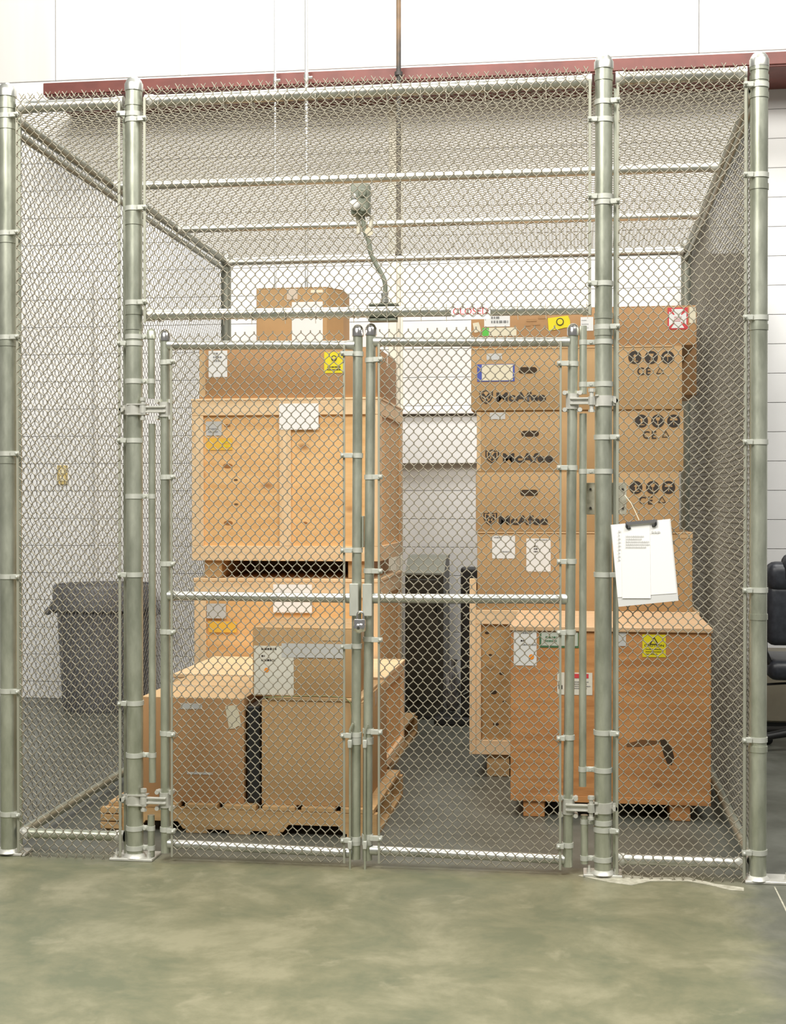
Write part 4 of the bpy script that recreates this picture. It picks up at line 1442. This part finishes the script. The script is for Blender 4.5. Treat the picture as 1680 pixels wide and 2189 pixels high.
# top carton
yT = SX + .02
t, body, ex = carton('cardboard_carton', 'brown carton with many stickers on top of the right stack', 1007, 1488, 657, 741, yT, .66, 'carddk', z0=zprev, group='cartons of the right stack')
sl = sticker(t, 1035, 672, 1090, 698, yT, 'white', label='white barcode label')
marks(sl, 1050, 676, 1085, 682, yT - .001, 1, 'inkgrey', .6, seed=41, hfrac=.7)
marks(sl, 1050, 684, 1086, 692, yT - .001, 1, 'inkgrey', 1.2, seed=42, hfrac=.6)
sl = sticker(t, 1031, 701, 1104, 718, yT, 'cream', label='cream label with green end')
sticker(sl, 1031, 701, 1045, 718, yT - .0016, 'green', name='green_end')
sticker(t, 1012, 690, 1026, 710, yT, 'cream', name='tape_patch', tilt=.2, torn=True)
sl = sticker(t, 1171, 678, 1218, 703, yT - .001, 'yellow', label='yellow arrow sticker', tilt=.12, torn=True)
disc(sl, 1197, 688, yT - .003, .020, 'ink', 'symbol')
disc(sl, 1197, 688, yT - .0036, .015, 'yellow', 'symbol')
sl = sticker(t, 1241, 678, 1268, 707, yT, 'white', label='white slip')
marks(sl, 1243, 681, 1258, 705, yT - .001, 3, 'inkgrey', 1, seed=43, hfrac=.15)
for u, v, w_ in ((1125, 682, 22), (1138, 690, 16), (1150, 676, 20), (1122, 692, 12)):
    sticker(t, u, v, u + w_, v + 5, yT, 'carddk', name='torn_patch', torn=True)
sl = sticker(t, 1427, 658, 1470, 704, yT, 'red', label='red and white square sticker')
a, b = P(1429, 660, yT), P(1468, 702, yT)
sticker(sl, 1430, 661, 1467, 701, yT - .0016, 'white', name='sticker_face')
cx, cz = (a.x + b.x) / 2, (a.z + b.z) / 2
for sx in (-1, 1):
    for sz in (-1, 1):
        bm = bmesh.new()
        q = [(.95, .95), (.95, .72), (.42, .34), (.34, .42), (.72, .95)]
        hw, hh = (b.x - a.x) / 2, (a.z - b.z) / 2
        pp_ = [(cx + sx * i_ * hw, yT - .0042, cz + sz * j_ * hh) for i_, j_ in q]
        slab(bm, pp_, (0, -1, 0), .0004)
        obj('red_arrow', bm, M['red'], sl)

marks(sl, 1441, 676, 1457, 688, yT - .003, 3, 'rose', 1.1, seed=44, hfrac=.35)
sticker(t, 1473, 657, 1487, 690, yT, 'cream', name='tape_patch', torn=True)

# ---- dark equipment against the back wall
yB = 3.72
x0, x1 = P(866, 1400, yB).x, P(948, 1400, yB).x
zt1, zt0 = P(905, 1229, yB).z, P(905, 1190, yB).z
t = thing('equipment_cabinet', 'tall black cabinet with a grey sloping top, behind the aisle by the wall', 'cabinet', ((x0 + x1) / 2, yB + .2, 0))
bm = slab(bmesh.new(), [(x0, yB, .02), (x0, yB + .42, .02), (x0, yB + .42, zt0 - .015), (x0, yB + .16, zt0 - .015), (x0, yB, zt1)], (1, 0, 0), x1 - x0)
obj('body', bm, M['dkgrey'], t)
bm = slab(bmesh.new(), [(x0, yB - .006, zt1 + .0), (x0, yB + .16, zt0 - .012), (x0, yB + .42, zt0 - .012), (x0, yB + .42, zt0), (x0, yB + .16, zt0), (x0, yB - .006, zt1 + .012)], (1, 0, 0), x1 - x0 + .004)
obj('sloping_top', bm, M['midgrey'], t)
obj('front_panel', B(x0 + .015, x1 - .03, yB - .008, yB - .001, .12, zt1 - .03, bev=.003), M['dkgrey'], t)
obj('handle', tube(bmesh.new(), (x1 - .05, yB - .02, zt1 - .12), (x1 - .05, yB - .02, zt1 - .26), .006, 8), M['black'], t)
obj('plinth', B(x0 - .01, x1 + .01, yB - .02, yB + .42, 0, .02), M['black'], t)
# slim black stand
yN = 3.5
x0, x1 = P(984, 1400, yN).x, P(1012, 1400, yN).x
zt_ = P(1000, 1212, yN).z
t = thing('floor_stand', 'slim black upright stand with a wide foot beside the pale pine crate', 'stand', ((x0 + x1) / 2, yN, 0))
bm = B(x0, x1 + .06, yN, yN + .06, .05, zt_, bev=.02, seg=3)
obj('upright', bm, M['black'], t)
xf0 = P(928, 1530, yN).x
obj('foot', B(xf0, x1 + .08, yN - .04, yN + .2, 0, .055, bev=.012, seg=2), M['black'], t)
bm = bmesh.new()
for k_ in range(9):
    zc_ = .2 + k_ * (zt_ - .35) / 8
    tube(bm, (x0 + .02, yN - .004, zc_), (x1 - .01, yN - .004, zc_ + .03), .004, 6)
obj('fins', bm, M['midgrey'], t)
# wrapped bundle
yW_ = 3.62
c = P(966, 1470, yW_)
t = thing('wrapped_bundle', 'crumpled grey plastic bundle at the foot of the black stand', 'bundle', (c.x, yW_, .056))
bm = bmesh.new()
bmesh.ops.create_icosphere(bm, subdivisions=4, radius=1)
H_ = P(962, 1424, yW_).z - .056
for q in bm.verts:
    n_ = 1 + .13 * math.sin(q.co.x * 9 + q.co.z * 7) + .09 * math.sin(q.co.y * 13 - q.co.z * 11)
    sq = 1 - .28 * max(q.co.z, 0)
    q.co = Vector((c.x + q.co.x * .055 * n_ * sq, yW_ + .08 + q.co.y * .07 * n_ * sq, .056 + H_ / 2 + q.co.z * H_ / 2))
obj('wrap', bm, M['plasticwrap'], t, True)
bm = bmesh.new()
tube(bm, (c.x, yW_ + .08, .056 + H_ - .01), (c.x + .01, yW_ + .08, .056 + H_ + .04), .012, 8, .022)
obj('twisted_neck', bm, M['plasticwrap'], t, 'auto')

# ---- dark locker outside the right side of the cage
yk = 3.62
t = thing('partition_panel', 'tall dark brown partition seen through the right side mesh of the cage', 'partition', (.885, yk + .2, 0))
mk = noisy('brown_enamel', (0.045, 0.030, 0.020), (0.075, 0.052, 0.038), 5, .45)
obj('body', B(.72, 1.05, yk, yk + .55, .08, 3.05, bev=.004), mk, t)
obj('panel', B(.728, 1.042, yk - .018, yk - .001, .10, 1.49, bev=.003), mk, t)
obj('panel', B(.728, 1.042, yk - .018, yk - .001, 1.51, 3.03, bev=.003), mk, t)
obj('plinth', B(.73, 1.04, yk + .02, yk + .53, 0, .08), M['black'], t)

# ---- grey waste bin outside the left side
yb_ = G(200, 1522).y - .0
cx0, cx1 = P(103, 1500, yb_).x, P(300, 1500, yb_).x
cx = (cx0 + cx1) / 2
rb_ = (cx1 - cx0) / 2
zt_ = P(200, 1252, yb_).z
t = thing('waste_bin', 'large round grey plastic bin by the wall left of the cage', 'bin', (cx, yb_ + rb_, 0))
bcy = min(yb_ + rb_, YW - rb_ * 1.12)
prof = [(rb_ * .86, 0), (rb_ * .88, .02), (rb_ * .99, zt_ - .18), (rb_ * .99, zt_ - .17)]
obj('body', lathe(bmesh.new(), prof, (cx, bcy, 0), 36), M['bin'], t, 'auto')
obj('rim', lathe(bmesh.new(), [(rb_ * .98, zt_ - .19), (rb_ * 1.08, zt_ - .17), (rb_ * 1.08, zt_ - .03), (rb_ * 1.04, zt_), (rb_ * .98, zt_), (rb_ * .95, zt_ - .1)], (cx, bcy, 0), 36), M['bin'], t, 'auto')
obj('inner', lathe(bmesh.new(), [(rb_ * .94, zt_ - .17), (rb_ * .94, zt_ - .12)], (cx, bcy, 0), 30), M['black'], t)
for s in (-1, 1):
    bm = path(bmesh.new(), [(cx + s * rb_ * .98, bcy - .07, zt_ - .12), (cx + s * rb_ * 1.2, bcy - .06, zt_ - .2), (cx + s * rb_ * 1.2, bcy + .06, zt_ - .2), (cx + s * rb_ * .98, bcy + .07, zt_ - .12)], .024, 10)
    obj('handle', bm, M['bin'], t, 'auto')
bm = bmesh.new()
for k_ in range(8):
    a = 2 * math.pi * k_ / 8
    tube(bm, (cx + rb_ * .885 * math.cos(a), bcy + rb_ * .885 * math.sin(a), .06), (cx + rb_ * .985 * math.cos(a), bcy + rb_ * .985 * math.sin(a), zt_ - .2), .008, 6)
obj('ribs', bm, M['bin'], t)

# ---- low brown cabinet behind the chair
ylc = 3.70
t = thing('low_cabinet', 'low dull brown cabinet against the wall behind the black office chair', 'cabinet', (1.75, ylc + .2, 0))
ml = noisy('dull_brown', (0.13, 0.115, 0.08), (0.18, 0.16, 0.115), 4, .5)
obj('body', B(1.14, 2.4, ylc, ylc + .45, .03, .44, bev=.004), ml, t)
obj('top', B(1.13, 2.41, ylc - .015, ylc + .46, .441, .465, bev=.003), ml, t)
for q_ in range(2):
    obj('door', B(1.15 + .625 * q_, 1.765 + .625 * q_, ylc - .016, ylc - .001, .04, .43, bev=.003), ml, t)
obj('plinth', B(1.16, 2.38, ylc + .02, ylc + .43, 0, .03), M['black'], t)

# ---- black office chair at the right edge
yo_ = 2.75
pc = P(1716, 1560, yo_)
chx, chy = pc.x, yo_ + .05
zt_ = P(1665, 1190, yo_).z
zb_ = P(1660, 1372, yo_).z
t = thing('office_chair', 'black leather office chair standing right of the cage', 'chair', (chx, chy, 0))


def cushion(bm, x0, x1, y0, y1, z0, z1, r):
    box(bm, x0, x1, y0, y1, z0, z1, r, 4)
    return bm


xl = P(1639, 1300, yo_ - .25).x
wd = 2 * (chx - xl)
obj('backrest', cushion(bmesh.new(), xl, xl + wd, chy - .30, chy - .17, zb_, zt_ - .14, .05), M['leather'], t, 'auto')
obj('upper_cushion', cushion(bmesh.new(), xl + .0, xl + wd, chy - .315, chy - .165, zt_ - .19, zt_ - .02, .055), M['leather'], t, 'auto')
obj('headrest', cushion(bmesh.new(), xl + .085, xl + wd - .085, chy - .34, chy - .17, zt_ - .16, zt_ + .03, .06), M['leather'], t, 'auto')
obj('seat', cushion(bmesh.new(), xl + .02, xl + wd - .02, chy - .22, chy + .30, .44, .56, .05), M['leather'], t, 'auto')
for s in (-1, 1):
    ax_ = chx + s * (wd / 2 - .005)
    bm = path(bmesh.new(), [(ax_ - s * .05, chy - .16, .50), (ax_, chy - .18, .60), (ax_, chy - .15, .70), (ax_, chy + .12, .70), (ax_, chy + .16, .60), (ax_ - s * .05, chy + .1, .48)], .018, 10)
    obj('armrest', bm, M['black'], t, 'auto')
obj('column', tube(bmesh.new(), (chx, chy, .1), (chx, chy, .44), .03, 16), M['black'], t, 'auto')
obj('lever', path(bmesh.new(), [(chx, chy - .02, .41), (chx - .22, chy - .06, .40), (chx - .27, chy - .06, .385)], .007, 8), M['black'], t, 'auto')
for k_ in range(5):
    a = math.radians(195 + 72 * k_)
    ex_, ey_ = chx + .30 * math.cos(a), chy + .30 * math.sin(a)
    lg = obj('base_leg', tube(bmesh.new(), (chx, chy, .13), (ex_, ey_, .085), .028, 10, .018), M['black'], t, 'auto')
    bm = bmesh.new()
    dx_, dy_ = -math.sin(a), math.cos(a)
    tube(bm, (ex_ - dx_ * .022, ey_ - dy_ * .022, .03), (ex_ + dx_ * .022, ey_ + dy_ * .022, .03), .03, 14)
    tube(bm, (ex_, ey_, .03), (ex_, ey_, .09), .009, 8)
    obj('caster', bm, M['black'], lg, 'auto')

# ---- grout around the right base plates and a crack in the slab
bm = bmesh.new()


def blob(bm, pts_uv, th):
    slab(bm, [G(u, v) + Vector((0, 0, .0003)) for u, v in pts_uv][::-1], (0, 0, 1), th)


blob(bm, [(1236, 1872), (1262, 1867), (1322, 1869), (1384, 1876), (1470, 1876), (1530, 1890), (1590, 1898), (1590, 1905), (1560, 1903), (1515, 1892), (1470, 1884), (1390, 1884), (1350, 1893), (1300, 1886)], .0012)
fg = tag(obj('grout_line', bm, M['grout']), 'rough white grout line on the floor along the right front posts', 'grout')
base_center(fg)
bm = bmesh.new()
blob(bm, [(1654, 1896), (1657, 1896), (1690, 1962), (1686, 1962)], .0006)
fc_ = tag(obj('floor_crack', bm, M['grout']), 'thin pale crack in the concrete running from the right corner post', 'crack')
base_center(fc_)
print('objects', len(bpy.data.objects), 'tris', sum(len(m.loops) - 2 * len(m.polygons) for m in bpy.data.meshes))
